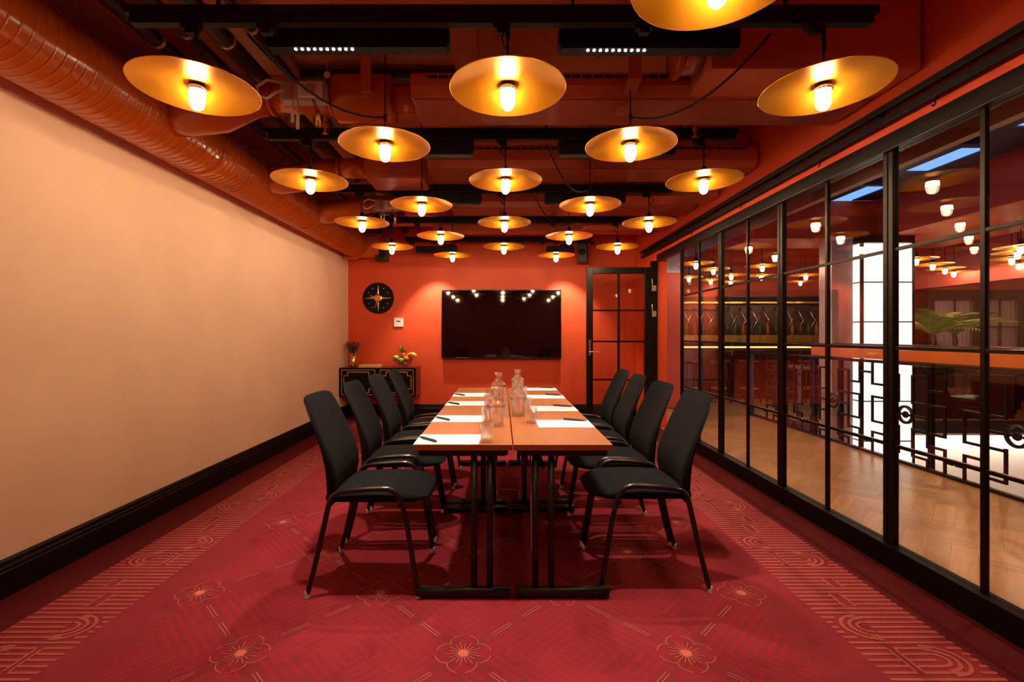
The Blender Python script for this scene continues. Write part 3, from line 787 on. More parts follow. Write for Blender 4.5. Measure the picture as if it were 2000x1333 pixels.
# ------------------------------------------------------------------ papers, pens, carafes, tumblers
pz = TH
def paper(x0, x1, y0, y1, l, ang):
    t = thing('paper_sheet', l, 'paper', ((x0+x1)/2, (y0+y1)/2, pz), ang, 'paper sheets on the meeting table')
    w, h_ = (x1-x0)/2, (y1-y0)/2
    mb = MB()
    for k in range(3): mb.box(-w+.002*k, w+.001*k, -h_+.0015*k, h_-.001*k, .0004+.0008*k, .0010+.0008*k)
    obj('sheets', mb, 'paper', t)
    pr = MB()
    for i, ln in enumerate((.10, .07, .12, .12, .09)):
        pr.box(-.02+.0*i, -.02+ln, h_-.06-.022*i, h_-.057-.022*i, .0027, .0029)
    obj('printed_lines', pr, 'print_grey', t)
pen_me = MB().lathe([(.001, 0), (.003, .012), (.0062, .03), (.0066, .09), (.0062, .142), (.004, .148)], n=10, axis='x').mesh('barrel', 'pen')
clip_me = box(.095, .135, -.0015, .0015, .005, .007).mesh('clip', 'pen')
def pen(a, b_, l):
    ang = math.atan2(b_[1]-a[1], b_[0]-a[0])
    t = thing('pen', l, 'pen', (a[0], a[1], pz+.0085), ang, 'dark pens on the papers'); obj('barrel', pen_me, None, t); obj('clip', clip_me, None, t)
lp = [(2.215, 2.435), (2.785, 3.01), (3.43, 3.65), (3.94, 4.18)]
rp_ = [(2.62, 2.85), (3.18, 3.41), (3.82, 4.04), (4.36, 4.59)]
for i, (a, b_) in enumerate(lp):
    paper(-.413, -.108, a, b_, f'white paper sheets on the left tabletop, {order[i]}', (.0, -.01, .0, .005)[i])
    pen((-.41, a+.14), (-.325, a+.05), f'dark pen lying on the left-hand papers {order[i]}')
for i, (a, b_) in enumerate(rp_):
    paper(.203, .512, a, b_, f'white paper sheets on the right tabletop, {order[i]}', (.0, .01, -.01, 0)[i])
    pen((.505, b_-.055), (.40, b_-.012), f'dark pen lying on the right-hand papers {order[i]}')

def make_carafe(l):
    t = thing('water_carafe', l, 'carafe', (0, 0, pz), 0, 'glass carafes')
    outer = [(.001, .0), (.040, .0005), (.043, .004), (.044, .03), (.052, .085), (.056, .115), (.055, .128), (.045, .142), (.031, .152), (.025, .162), (.024, .178), (.027, .198), (.034, .216)]
    inner = [(.0315, .216), (.025, .198), (.0215, .178), (.0225, .162), (.029, .150), (.043, .140), (.051, .126), (.053, .115), (.049, .085), (.041, .03), (.039, .012), (.001, .011)]
    obj('glass_body', MB().lathe(outer+inner, n=28), 'glass', t)
    obj('water', MB().lathe([(.001, .0115), (.0385, .0125), (.0405, .03), (.0485, .085), (.0515, .105), (.001, .105)], n=28), 'glass', t)
    return t
c0 = make_carafe('x')
for i, (x, y, l) in enumerate(((-.032, 2.68, 'glass water carafe at the near left of the table seam'), (.104, 3.02, 'glass water carafe at the near right of the table seam'), (-.024, 3.72, 'glass water carafe at the far left of the table seam'), (.136, 4.09, 'glass water carafe at the far right of the table seam'))):
    c = c0 if i == 0 else copy_tree(c0); c.location = (x, y, pz); c['label'] = l; c.rotation_euler.z = i
tm = MB().lathe([(.001, 0), (.028, 0), (.0295, .003), (.034, .090), (.0318, .090), (.0275, .012), (.001, .012)], n=24).mesh('tumbler', 'glass')
for x, y, l in ((-.072, 2.27, 'empty tumbler by the corner of the nearest left papers'), (-.088, 2.79, 'empty tumbler beside the near left carafe'), (-.092, 3.34, 'empty tumbler at the end of the third left papers, nearer the camera'), (-.098, 3.70, 'empty tumbler beside the far left carafe'),
                (.170, 2.76, 'empty tumbler by the corner of the nearest right papers'), (.168, 3.22, 'empty tumbler behind the near right carafe'), (.175, 3.92, 'empty tumbler in front of the far right carafe')):
    o = obj('tumbler', tm, None); o.location = (x, y, pz); tag(o, l, 'glass', 'tumblers on the meeting table')

# ------------------------------------------------------------------ back wall: screen, clock, controls, sideboard
tv = thing('television', 'large black flat screen on the red wall at the end of the table', 'television', (-.006, YB-.075, 1.42))
obj('casing', box(-.918, .918, -.02, .03, -.527, .527), 'bezel', tv, .004)
obj('screen', box(-.908, .908, -.0225, -.0195, -.505, .517), 'screen', tv)
obj('wall_mount', box(-.3, .3, .03, .074, -.2, .2), 'black_metal', tv)
dots_ = MB()
for i in range(10): dots_.box(-.70+i*.02, -.69+i*.02, -.0238, -.0222, -.518, -.512)
for i in range(8): dots_.box(.26+i*.03, .275+i*.03, -.0238, -.0222, -.514, -.511)
obj('lower_marks', dots_, 'print_grey', tv)

ck = thing('wall_clock', 'round black wall clock with gold star points left of the screen', 'clock', (-1.91, YB-.001, 1.822))
obj('dial', MB().lathe([(.232, -.022), (.240, -.018), (.240, 0)], n=64, axis='y'), 'black_wood', ck)
obj('boss', MB().lathe([(.04, -.034), (.062, -.030), (.066, -.022)], n=32, axis='y'), 'brass', ck)
for a in (0, PI/2, PI, 3*PI/2):
    d = Vector((math.cos(a), math.sin(a))); n_ = Vector((-d.y, d.x)); a0, a1 = d*.06, d*.215
    m_ = MB(); P = [a0+n_*.013, a1, a0-n_*.013]; c_ = a0
    top = (a0*.6+a1*.4)
    ridge = (a0.x, -.030, a0.y)
    m_.poly([(P[0].x, -.0225, P[0].y), (P[1].x, -.0225, P[1].y), ridge]); m_.poly([(P[1].x, -.0225, P[1].y), (P[2].x, -.0225, P[2].y), ridge])
    m_.poly([(P[0].x, -.0225, P[0].y), (P[2].x, -.0225, P[2].y), (P[1].x, -.0225, P[1].y)])
    obj('star_point', m_, 'gold_line', ck)
dotm = MB().lathe([(.006, -.025), (.006, -.022)], n=12, axis='y').mesh('hour_mark', 'chrome')
for k in range(12):
    if k % 3: obj('hour_mark', dotm, None, ck, loc=(.17*math.cos(k*PI/6), 0, .17*math.sin(k*PI/6)))
def hand(a, ln, w_, yy, nm):
    d = Vector((math.cos(a), math.sin(a))); n_ = Vector((-d.y, d.x))*w_
    pts = [(-n_.x-d.x*.02, -n_.y-d.y*.02), (d.x*ln-n_.x*.4, d.y*ln-n_.y*.4), (d.x*ln+n_.x*.4, d.y*ln+n_.y*.4), (n_.x-d.x*.02, n_.y-d.y*.02)]
    obj(nm, MB().prism(pts, 'y', yy-.003, yy), 'brass', ck)
hand(math.radians(163), .135, .008, -.036, 'hour_hand'); hand(math.radians(255), .155, .006, -.041, 'minute_hand')

th = thing('thermostat', 'square cream wall thermostat below and right of the clock', 'thermostat', (-1.595, YB-.001, 1.448))
obj('plate', box(-.072, .072, -.020, 0, -.068, .068), 'white_plastic', th, .004)
obj('display', box(-.028, .028, -.0215, -.0195, .008, .024), 'black_metal', th)

def speaker(x, y, z, w_, h_, l, rz):
    t = thing('loudspeaker', l, 'loudspeaker', (x, y, z), rz, 'wall loudspeakers')
    obj('cabinet', box(-w_/2, w_/2, -.09, .06, -h_/2, h_/2), 'black_metal', t, .008)
    obj('grille', box(-w_/2+.012, w_/2-.012, -.096, -.09, -h_/2+.03, h_/2-.012), 'dark_pipe', t, .002)
    obj('cone_ring', MB().lathe([(.03, -.1), (w_/2-.03, -.1), (w_/2-.026, -.094)], (0, 0, -.01), 24, 'y'), 'track_black', t)
    obj('bracket', MB().tube([(0, .05, 0), (0, YB-y-.005, .03)], .012, 8), 'track_black', t)
speaker(-1.80, 7.18, 2.47, .18, .21, 'small black loudspeaker high on the back wall above the clock', .1)
speaker(1.22, 7.18, 2.50, .15, .34, 'tall black loudspeaker high on the back wall beside the door', -.25)

# floating sideboard with gold inlay
sb = thing('sideboard', 'floating black lacquer sideboard with stepped gold inlay lines on two doors', 'sideboard', (XL+.004, 0, 0))
SBx = 1.122; y0, y1 = 6.95, YB-.002
obj('carcass', box(0, SBx, y0+.018, y1, .347, .772), 'lacquer', sb, .003)
dw = SBx/2
def inlay(x0, x1, z0, z1, mb, yy, step, w_=.006):
    def seg(a, b_):
        (ax, az), (bx, bz) = a, b_
        mb.box(min(ax, bx)-w_/2, max(ax, bx)+w_/2, yy-.0015, yy+.001, min(az, bz)-w_/2, max(az, bz)+w_/2)
    s1, s2 = step
    P = [(x0+s1+s2, z1), (x1-s1-s2, z1), (x1-s1-s2, z1-s2), (x1-s1, z1-s2), (x1-s1, z1-s1-s2*1.4), (x1, z1-s1-s2*1.4), (x1, z0+s1+s2*1.4), (x1-s1, z0+s1+s2*1.4), (x1-s1, z0+s2), (x1-s1-s2, z0+s2), (x1-s1-s2, z0), (x0+s1+s2, z0), (x0+s1+s2, z0+s2), (x0+s1, z0+s2), (x0+s1, z0+s1+s2*1.4), (x0, z0+s1+s2*1.4), (x0, z1-s1-s2*1.4), (x0+s1, z1-s1-s2*1.4), (x0+s1, z1-s2), (x0+s1+s2, z1-s2)]
    for a, b_ in zip(P, P[1:]+P[:1]): seg(a, b_)
for k in range(2):
    d = obj('door', box(k*dw+.003, (k+1)*dw-.003, y0, y0+.018, .352, .768), 'black_wood', sb, .002)
    mb = MB()
    xa, xb = k*dw+.035, (k+1)*dw-.035
    for (a, b_, c_, e_) in ((xa, xb, .737, .743), (xa, xb, .377, .383), (xa, xa+.006, .377, .743), (xb-.006, xb, .377, .743)):
        mb.box(a, b_, y0-.0012, y0+.001, c_, e_)
    inlay(xa+.035, xb-.035, .41, .71, mb, y0, (.0, .055), .008)
    obj('gold_inlay', mb, 'gold_line', d)
    obj('door_pull', MB().lathe([(.010, y0-.012), (.012, y0-.004), (.006, y0)], ((dw-.03 if k == 0 else dw+.03), 0, .56), 14, 'y'), 'brass', d)

zt = .773
v = thing('vase', 'tall gold vase on the left end of the sideboard', 'vase', (-2.235, 7.16, zt))
obj('body', MB().lathe([(.001, 0), (.034, 0), (.036, .004), (.044, .175), (.041, .175), (.033, .01), (.001, .01)], n=24), 'brass', v)
fl = thing('dried_bouquet', 'dark dried flower bunch standing in the gold vase', 'bouquet', (-2.235, 7.16, zt+.02))
st_ = MB(); hd = MB()
for i in range(46):
    a = random.uniform(0, 2*PI); r = random.uniform(.01, .095); h_ = random.uniform(.20, .28)
    top = (r*math.cos(a), r*math.sin(a), h_)
    st_.tube([(0, 0, 0), (top[0]*.35, top[1]*.35, .15), top], .0015, 4)
    for q in range(5):
        b_ = Vector(top)+Vector((random.gauss(0, .010), random.gauss(0, .010), random.gauss(0, .012)))
        hd.tube([b_, b_+Vector((random.gauss(0, .008), random.gauss(0, .008), .014))], [.004, .001], 4)
obj('stem', st_, 'dark_stone', fl); obj('flower_heads', hd, 'dark_stone', fl, kind='stuff')
bx = thing('tray', 'low gold tray box between vase and fruit bowl', 'tray', (-1.97, 7.14, zt))
obj('body', MB().box(-.15, .15, -.09, .09, 0, .006).box(-.15, .15, -.09, -.084, .006, .034).box(-.15, .15, .084, .09, .006, .034).box(-.15, -.144, -.084, .084, .006, .034).box(.144, .15, -.084, .084, .006, .034), 'gold_line', bx)
obj('handle', MB().tube([(-.15, -.03, .02), (-.165, -.03, .024), (-.165, .03, .024), (-.15, .03, .02)], .004, 6).tube([(.15, -.03, .02), (.165, -.03, .024), (.165, .03, .024), (.15, .03, .02)], .004, 6), 'gold_line', bx)

M['fruit_glass'] = M['pane']
M['apple_green'] = noisy('apple_green', (.30, .45, .05), (.42, .5, .08), 12, .3)
M['orange_skin'] = noisy('orange_skin', (.85, .28, .02), (.8, .22, .015), 30, .4)
M['banana_skin'] = noisy('banana_skin', (.85, .58, .05), (.75, .48, .05), 14, .4)
M['apple_red'] = noisy('apple_red', (.40, .02, .02), (.55, .08, .03), 8, .25)
M['pine_skin'] = noisy('pine_skin', (.32, .18, .04), (.18, .16, .04), 40, .6)
bw = thing('fruit_bowl', 'clear glass bowl full of fruit on the right end of the sideboard', 'bowl', (-1.475, 7.14, zt))
obj('bowl', MB().lathe([(.001, .002), (.045, .0), (.05, .004), (.09, .035), (.125, .085), (.138, .125), (.135, .125), (.12, .085), (.085, .04), (.045, .01), (.001, .01)], n=32), 'pane', bw)
def fruit(nm, l, cat, x, y, z, r, m_, stem=True):
    t = thing(nm, l, cat, (-1.475+x, 7.14+y, zt+z), random.uniform(0, 6), 'fruit in the glass bowl')
    pr = []
    for i in range(11):
        a = -PI/2+PI*i/10; k = 1-.12*math.exp(-((i-10)/1.2)**2)
        pr.append((max(.0006, r*math.cos(a)), r*.95*math.sin(a)*k))
    obj('flesh', MB().lathe(pr, n=18), m_, t)
    if stem: obj('stem', MB().tube([(0, 0, r*.8), (.003, 0, r*1.12)], .002, 5), 'dark_brown', t)
    return t
fruit('apple', 'green apple at the left of the fruit bowl, nearest its rim', 'apple', -.085, -.035, .115, .037, 'apple_green')
fruit('apple', 'green apple behind the leftmost one in the fruit bowl', 'apple', -.05, .045, .125, .036, 'apple_green')
fruit('apple', 'green apple at the front centre of the fruit bowl', 'apple', -.02, -.065, .085, .037, 'apple_green')
fruit('apple', 'dark red apple under the pineapple crown', 'apple', .005, -.02, .145, .034, 'apple_red')
fruit('orange', 'bright orange in the middle front of the fruit bowl', 'orange', .045, -.055, .105, .036, 'orange_skin', False)
fruit('orange', 'orange lying low in the fruit bowl', 'orange', .015, -.01, .055, .035, 'orange_skin', False)
fruit('orange', 'orange at the back right of the fruit bowl', 'orange', .07, .05, .105, .035, 'orange_skin', False)
pn = thing('pineapple', 'pineapple with green crown standing at the back of the fruit bowl', 'pineapple', (-1.50, 7.18, zt+.055))
obj('body', MB().lathe([(.001, -.02), (.04, -.01), (.05, .03), (.048, .08), (.03, .12), (.001, .125)], n=14), 'pine_skin', pn)
cr = MB()
for i in range(34):
    a = i*2.4; el = .35+1.1*(i/34); ln = .075
    d = Vector((math.cos(a)*math.cos(el), math.sin(a)*math.cos(el), math.sin(el)))
    n_ = Vector((-math.sin(a), math.cos(a), 0))*.007; b_ = Vector((0, 0, .118+.0006*i)); m2 = b_+d*ln*.55+Vector((0, 0, .008)); e_ = b_+d*ln
    cr.poly([b_-n_, b_+n_, m2+n_*.8, e_, m2-n_*.8])
obj('crown', cr, 'leaf', pn, fix=False)
for i in range(4):
    t = thing('banana', ['banana at the front right of the fruit bowl', 'second banana from the front of the fruit bowl', 'third banana from the front of the fruit bowl', 'banana at the back right of the fruit bowl'][i], 'banana', (-1.475+.07, 7.14-.045+i*.026, zt+.125), -.2+.13*i, 'fruit in the glass bowl')
    pts = [(-.035+.13*k/8, 0, .042*math.sin(PI*k/8*.9)+.0) for k in range(9)]
    obj('skin', MB().tube(pts, [.004, .010, .0145, .0155, .0155, .015, .013, .008, .004], 8), 'banana_skin', t)

def grow(o, base, k):
    o.location = Vector(base)+(o.location-Vector(base))*k; o.scale = (k, k, k)
for o in list(bpy.data.objects):
    if o.parent is None and o.get('category') in ('bowl', 'apple', 'orange', 'banana', 'pineapple'): grow(o, (-1.475, 7.14, zt), 1.2)
    if o.parent is None and o.get('category') in ('vase', 'bouquet'): grow(o, (-2.225, 7.16, zt), 1.22)
v.location.x = fl.location.x = -2.235

# ================================================================== the restaurant beyond the glass
VY = 6.85            # far edge of the stair void
# corridor ground and herringbone boards
cf = struct('floor_corridor', box(XR+.03, 3.98, YF, 8.3, -.12, -.012), 'plank_wood')
XF0, XF1 = XR+.035, 3.93
def clip(poly, x0, x1, y0, y1):
    for ax, lim, sg in ((0, x0, 1), (0, x1, -1), (1, y0, 1), (1, y1, -1)):
        out = []
        for i in range(len(poly)):
            a, b_ = poly[i], poly[(i+1) % len(poly)]
            ia, ib = (a[ax]-lim)*sg >= 0, (b_[ax]-lim)*sg >= 0
            if ia: out.append(a)
            if ia != ib:
                t = (lim-a[ax])/(b_[ax]-a[ax]); out.append((a[0]+(b_[0]-a[0])*t, a[1]+(b_[1]-a[1])*t))
        poly = out
        if len(poly) < 3: return None
    return poly
pw, pl = .11, .44; s2 = math.sqrt(.5); cnt = 0
for i in range(-60, 60):
    for j in range(-12, 12):
        for kind in (0, 1):
            # herringbone in its own grid, then turned by 45 degrees
            bx0 = i*pw+j*2*pl*0; 
            ox, oy = (i*pw + j*pl*2, i*pw)
            if kind == 0: r = [(ox, oy), (ox+pl, oy), (ox+pl, oy+pw), (ox, oy+pw)]
            else: r = [(ox+pl, oy), (ox+pl+pw, oy), (ox+pl+pw, oy+pl), (ox+pl, oy+pl)]
            if kind == 1: r = [(x, y-pl+pw) for x, y in r]
            q = [((x-y)*s2+3.0, (x+y)*s2+3.0) for x, y in r]
            g = .0002
            q = clip(q, XF0, XF1, 1.2, 7.9)
            if not q: continue
            ar = abs(sum(q[k][0]*q[(k+1) % len(q)][1]-q[(k+1) % len(q)][0]*q[k][1] for k in range(len(q))))/2
            if ar < .002: continue
            cx = sum(p[0] for p in q)/len(q); cy = sum(p[1] for p in q)/len(q)
            q = [(cx+(p[0]-cx)*(1-g/.06), cy+(p[1]-cy)*(1-g/.06)) for p in q]
            ang = PI/4 if kind == 0 else 3*PI/4
            loc = [((p[0]-cx)*math.cos(-ang)-(p[1]-cy)*math.sin(-ang), (p[0]-cx)*math.sin(-ang)+(p[1]-cy)*math.cos(-ang)) for p in q]
            if cy < .9*cx-.2 or cy > 7.2: continue
            cnt += 1
            if cnt <= 300: obj('plank', MB().prism(loc, 'z', -.012, 0), 'plank_wood', cf, loc=(cx, cy, 0), rot=(0, 0, ang))
struct('floor_restaurant', box(3.98, 11.5, VY, 11.6, -.12, 0), 'plank_wood')
struct('floor_restaurant', box(XR+.03, 3.98, 8.3, 11.6, -.12, 0), 'plank_wood')
struct('wall_void', box(3.98, 11.5, VY-.05, VY-.005, -1.6, -.03), 'white_fascia')
struct('floor_lower', box(3.98, 11.5, YF, VY-.05, -1.75, -1.6), 'white_fascia')
struct('wall_void', box(3.93, 3.98, YF, VY-.05, -1.6, -.12), 'white_fascia')
struct('trim_2', box(3.98, 11.5, VY-.30, VY-.05, -.10, .03), 'dark_stone')
tro = thing('added_wall_light', 'added unseen light washing the white wall below the far edge of the stair void', 'light', (7.7, VY-.2, -.12))  # light bar added to brighten the white void wall
obj('housing', box(-3.6, 3.6, -.05, .05, -.02, .02), 'white_plastic', tro)
ld = bpy.data.lights.new('glow', 'AREA'); ld.shape = 'RECTANGLE'; ld.size = 7; ld.size_y = .06; ld.energy = 110; ld.color = (1, .82, .68)
lo = bpy.data.objects.new('glow', ld); COL.objects.link(lo); lo.parent = tro; lo.location = (0, 0, -.03); lo.rotation_euler = (math.radians(10), 0, 0); ld.energy = 40
struct('wall_restaurant', box(XR+.03, 11.5, YF-.12, YF, -1.6, ZC+.3), 'red_paint')
struct('wall_restaurant', box(11.5, 11.6, YF, 11.6, -1.6, ZC+.3), 'red_paint')
# corridor end wall
struct('wall_corridor', box(XR+.13, 3.10, 8.20, 8.3, 0, 2.33), 'coral_paint')
struct('wall_corridor', box(XR+.13, 3.10, 8.20, 8.3, 2.33, ZC), 'curtain')
# ceilings: corridor soffit, tan beam, skylight bay, red bulkhead, rest
struct('ceiling_corridor', box(XR+.12, 3.2, YF, 8.3, 2.72, 2.8), 'dark_brown')
struct('beam', box(3.2, 3.28, YF, 8.3, 2.62, 2.80), 'tan_beam')
SKA, SKB = 4.30, 4.56
struct('ceiling_skylight', box(3.28, SKA, YF, 6.2, 3.0, 3.012), 'night_blue')
struct('ceiling_skylight', box(SKB, 4.86, YF, 6.2, 3.0, 3.012), 'night_blue')
for a, b_ in ((YF, 2.2), (2.9, 3.4), (4.0, 4.45), (5.1, 5.6)): struct('ceiling_skylight', box(SKA, SKB, a, b_, 3.0, 3.012), 'night_blue')
for y_ in (1.0, 2.55, 3.2, 4.22, 5.35): struct('trim_3', box(3.29, 4.25, y_-.03, y_+.03, 2.93, 2.999), 'night_blue')
struct('beam', box(4.86, 6.30, YF, 6.9, 2.51, 2.999), 'red_paint')
struct('beam', box(3.28, 4.86, 6.2, 6.9, 2.51, 2.999), 'red_paint')
struct('ceiling_restaurant', box(4.87, 11.5, YF, 6.9, 3.0, 3.02), 'ceiling_paint')
struct('ceiling_restaurant', box(XR+.12, 11.5, 6.9, 11.6, 3.0, 3.02), 'ceiling_paint')
for k, y_ in enumerate((7.9, 8.7, 9.5)): struct('beam', box(3.3, 11.4, y_, y_+.22, 2.72, 2.999), 'red_paint')
for k, y_ in enumerate((3.4, 5.0, 6.6)): struct('beam', box(6.3, 11.4, y_, y_+.3, 2.75, 2.999), 'ceiling_paint')

# corridor ceiling lights, added to brighten the boards below
for k, y_ in enumerate((.6, 2.4, 4.2, 6.0)):
    t = thing('added_downlight', f'added round ceiling light in the dark corridor soffit, {["nearest", "second", "third", "farthest"][k]} from the camera', 'added_downlight', (2.85, y_, 2.72), 0, 'added corridor lights')
    obj('trim_ring', MB().lathe([(.035, -.004), (.05, -.004), (.05, 0), (.035, 0), (.035, -.004)], n=24, closed=True), 'black_metal', t)
    obj('lens', MB().lathe([(.034, -.002), (.034, 0)], n=16), 'led', t)
    ld = bpy.data.lights.new('beam', 'SPOT'); ld.energy = 70; ld.color = (1, .74, .45); ld.spot_size = 2.1; ld.spot_blend = .8; ld.shadow_soft_size = .03
    lo = bpy.data.objects.new('beam', ld); COL.objects.link(lo); lo.parent = t; lo.location = (0, 0, -.02)

# balustrade with fretwork
XB = 3.90
bal = thing('balustrade', 'black fretwork balustrade with ring ornaments along the corridor edge', 'balustrade', (XB, 4.6, 0))
def fret():
    mb = MB(); w_ = .011
    def V(u, z0, z1): mb.box(-.008, .008, u-w_, u+w_, z0-w_, z1+w_)
    def H(z, u0, u1): mb.box(-.008, .008, u0+w_, u1-w_, z-w_, z+w_)
    for s_ in (-1, 1):
        def v(u, z0, z1): V(s_*u, z0, z1)
        def h(z, a, b_): H(z, *sorted((s_*a, s_*b_)))
        v(.08, .606, .86); v(.08, .103, .358); v(.24, .222, .86); v(.24, .03, .103); v(.41, .74, .95); v(.41, .349, .607); v(.41, .03, .234)
        h(.86, .08, .24); h(.606, .08, .24); h(.606, .24, .41); h(.349, .08, .24); h(.349, .24, .41); h(.234, .24, .41); h(.103, .08, .24); h(.74, .24, .41); h(.482, .085, .24); h(.482, .035, .07)
        h(.86, .41, .5); h(.13, .41, .5)
    return mb.mesh('fretwork', 'black_metal')
fme = fret()
ring = MB().lathe([(.066, -.010), (.090, -.010), (.090, .010), (.066, .010), (.066, -.010)], n=40, axis='x', closed=True).mesh('ring', 'black_metal')
ctr = MB().lathe([(.030, -.010), (.034, 0), (.030, .010)], n=24, axis='x').mesh('ring_centre', 'black_metal')
for k in range(-3, 4):
    yy = 4.60-k*.997-4.6
    if yy+4.6 > 7.4: continue
    o = obj('fretwork', fme, None, bal, loc=(0, yy, 0)); obj('ring', ring, None, o, loc=(0, 0, .482)); obj('ring_centre', ctr, None, o, loc=(0, 0, .482))
ylo, yhi = 4.6-3.5-4.6, 7.45-4.6
obj('top_rail', box(-.035, .035, ylo, yhi, .962, .99), 'bronze_metal', bal, .004)
obj('bottom_rail', box(-.02, .02, ylo, yhi, .002, .03), 'black_metal', bal)
for yy in (5.93, 7.42, 2.6, 1.2): obj('post', box(-.022, .022, yy-4.6-.02, yy-4.6+.02, .03, .962), 'black_metal', bal)
pl_ = thing('planter_trough', 'long orange planter trough above the balustrade rail', 'planter', (4.12, 0, 0))
obj('trough', MB().box(-.17, .17, 1.2, 6.08, .995, 1.01).box(-.17, -.15, 1.2, 6.08, 1.01, 1.135).box(.15, .17, 1.2, 6.08, 1.01, 1.135).box(-.15, .15, 6.06, 6.08, 1.01, 1.135), 'orange_panel', pl_)
obj('rim', MB().box(-.18, -.14, 1.2, 6.09, 1.135, 1.15).box(.14, .18, 1.2, 6.09, 1.135, 1.15), 'dark_brown', pl_)
for yy in (1.6, 3.2, 4.8, 5.9): obj('bracket', box(-.17, .1, yy-.02, yy+.02, .975, .995), 'black_metal', pl_)
for yy in (3.2, 4.7, 5.95): obj('post', box(.10, .14, yy-.02, yy+.02, -1.6, .975), 'black_metal', pl_)

# luminous column of frosted panels
lc = thing('lantern_column', 'tall glowing white lantern column rising through the stair void', 'column light', (4.878, 6.32, 0))
gx, gy = .328, .30
obj('frame', MB().box(-gx-.01, -gx+.02, -gy-.01, -gy+.02, -1.6, 2.42).box(gx-.02, gx+.01, -gy-.01, -gy+.02, -1.6, 2.42).box(-gx-.01, -gx+.02, gy-.02, gy+.01, -1.6, 2.42).box(gx-.02, gx+.01, gy-.02, gy+.01, -1.6, 2.42), 'black_metal', lc)
zs_ = [-1.6+.503*k for k in range(9)]
for k in range(8):
    z0, z1 = zs_[k]+.008, min(zs_[k+1]-.008, 2.41)
    for (a, b_, c_, d) in ((-gx+.02, gx-.02, -gy, -gy+.01), (-gx+.02, gx-.02, gy-.01, gy)): obj('lit_panel', box(a, b_, c_, d, z0, z1), 'lantern', lc)
    for (a, b_) in ((-gx, -gx+.01), (gx-.01, gx)): obj('lit_panel', box(a, b_, -gy+.02, gy-.02, z0, z1), 'lantern', lc)
    if k: obj('crossbar', MB().box(-gx+.02, gx-.02, -gy-.004, -gy+.016, zs_[k]-.007, zs_[k]+.007).box(-gx-.004, -gx+.016, -gy+.02, gy-.02, zs_[k]-.007, zs_[k]+.007), 'black_metal', lc)
obj('top_cap', box(-gx-.01, gx+.01, -gy-.01, gy+.01, 2.42, 2.51), 'dark_brown', lc)
struct('column', box(4.23, 4.50, 6.1, 6.35, -1.6, 2.51), 'marble', .006)

# bar at the far end
struct('wall_bar', box(3.1, 11.5, 11.0, 11.1, 0, 3.0), 'coral_paint')
struct('wall_bar', box(XR, 3.1, 10.2, 10.3, 0, 3.0), 'coral_paint')
nb = thing('back_bar', 'dark recessed back bar with gold trim and crossed chrome wine racks', 'bar', (5.2, 10.3, 0))
obj('cabinet', box(-1.9, 2.1, .1, .68, 0, 2.1), 'dark_brown', nb)
obj('canopy', box(-1.95, 2.15, -.1, .1, 1.93, 2.07), 'black_wood', nb)
obj('gold_trim', box(-1.95, 2.15, -.115, -.1, 1.93, 1.965), 'gold_counter', nb)
obj('counter_splash', box(-1.9, 2.1, -.1, .098, 1.06, 1.25), 'gold_counter', nb)
for k in range(16):
    x = -1.8+k*.25
    obj('rack_bar', MB().tube([(x, .05, 1.27), (x+.30, .05, 1.86)], .008, 6).tube([(x+.30, .04, 1.27), (x, .04, 1.86)], .008, 6), 'chrome', nb)
bm_ = MB().lathe([(.03, 0), (.036, .004), (.036, .17), (.014, .215), (.013, .28), (.016, .285)], n=12).mesh('bottle', 'dark_stone')
M['bottle_green'] = mat('bottle_green', (.02, .10, .03), .1); M['bottle_amber'] = mat('bottle_amber', (.35, .09, .01), .1)
bmg = bm_.copy(); bmg.materials[0] = M['bottle_green']; bma = bm_.copy(); bma.materials[0] = M['bottle_amber']
for k in range(22):
    o = obj('bottle', (bmg, bma, bm_)[k % 3], None, None, loc=(3.45+k*.175, 10.25, 1.2505))
    tag(o, f"{('green', 'amber', 'black')[k % 3]} bottle on the back bar, {ORD[k//3]} {('green', 'amber', 'black')[k % 3]} one from the left", 'bottle', 'bottles on the back bar')
ct = thing('bar_counter', 'long dark bar counter with glowing gold edge in the restaurant', 'counter', (5.0, 9.3, 0))
obj('front', box(-1.75, 1.9, 0, .5, 0, 1.05), 'dark_brown', ct)
obj('worktop', box(-1.8, 1.95, -.06, .55, 1.05, 1.09), 'black_wood', ct, .004)
M['edge_glow'] = emit('edge_glow', (1, .62, .2), 1.6)
obj('light_strip', box(-1.7, 1.85, -.012, 0, 1.00, 1.03), 'edge_glow', ct)
for k in range(7): obj('panel', box(-1.7+k*.51, -1.24+k*.51, -.012, 0, .12, .95), 'lacquer', ct, .004)
M['black_metal2'] = M['black_metal']
def stool(x, y, l):
    t = thing('bar_stool', l, 'stool', (x, y, 0), 0, 'stools at the bar')
    obj('seat', MB().lathe([(.15, .72), (.18, .735), (.18, .77), (.16, .785)], n=20), 'lacquer', t)
    for a in range(4):
        d = (math.cos(a*PI/2+.78), math.sin(a*PI/2+.78)); obj('leg', MB().tube([(d[0]*.11, d[1]*.11, .73), (d[0]*.2, d[1]*.2, 0)], .011, 6), 'black_metal', t)
    obj('footrest', MB().lathe([(.165, .26), (.175, .26), (.175, .272), (.165, .272), (.165, .26)], n=20, closed=True), 'brass', t)
for k in range(6): stool(3.5+k*.55, 8.85, f'bar stool, {["first","second","third","fourth","fifth","sixth"][k]} from the left at the counter')
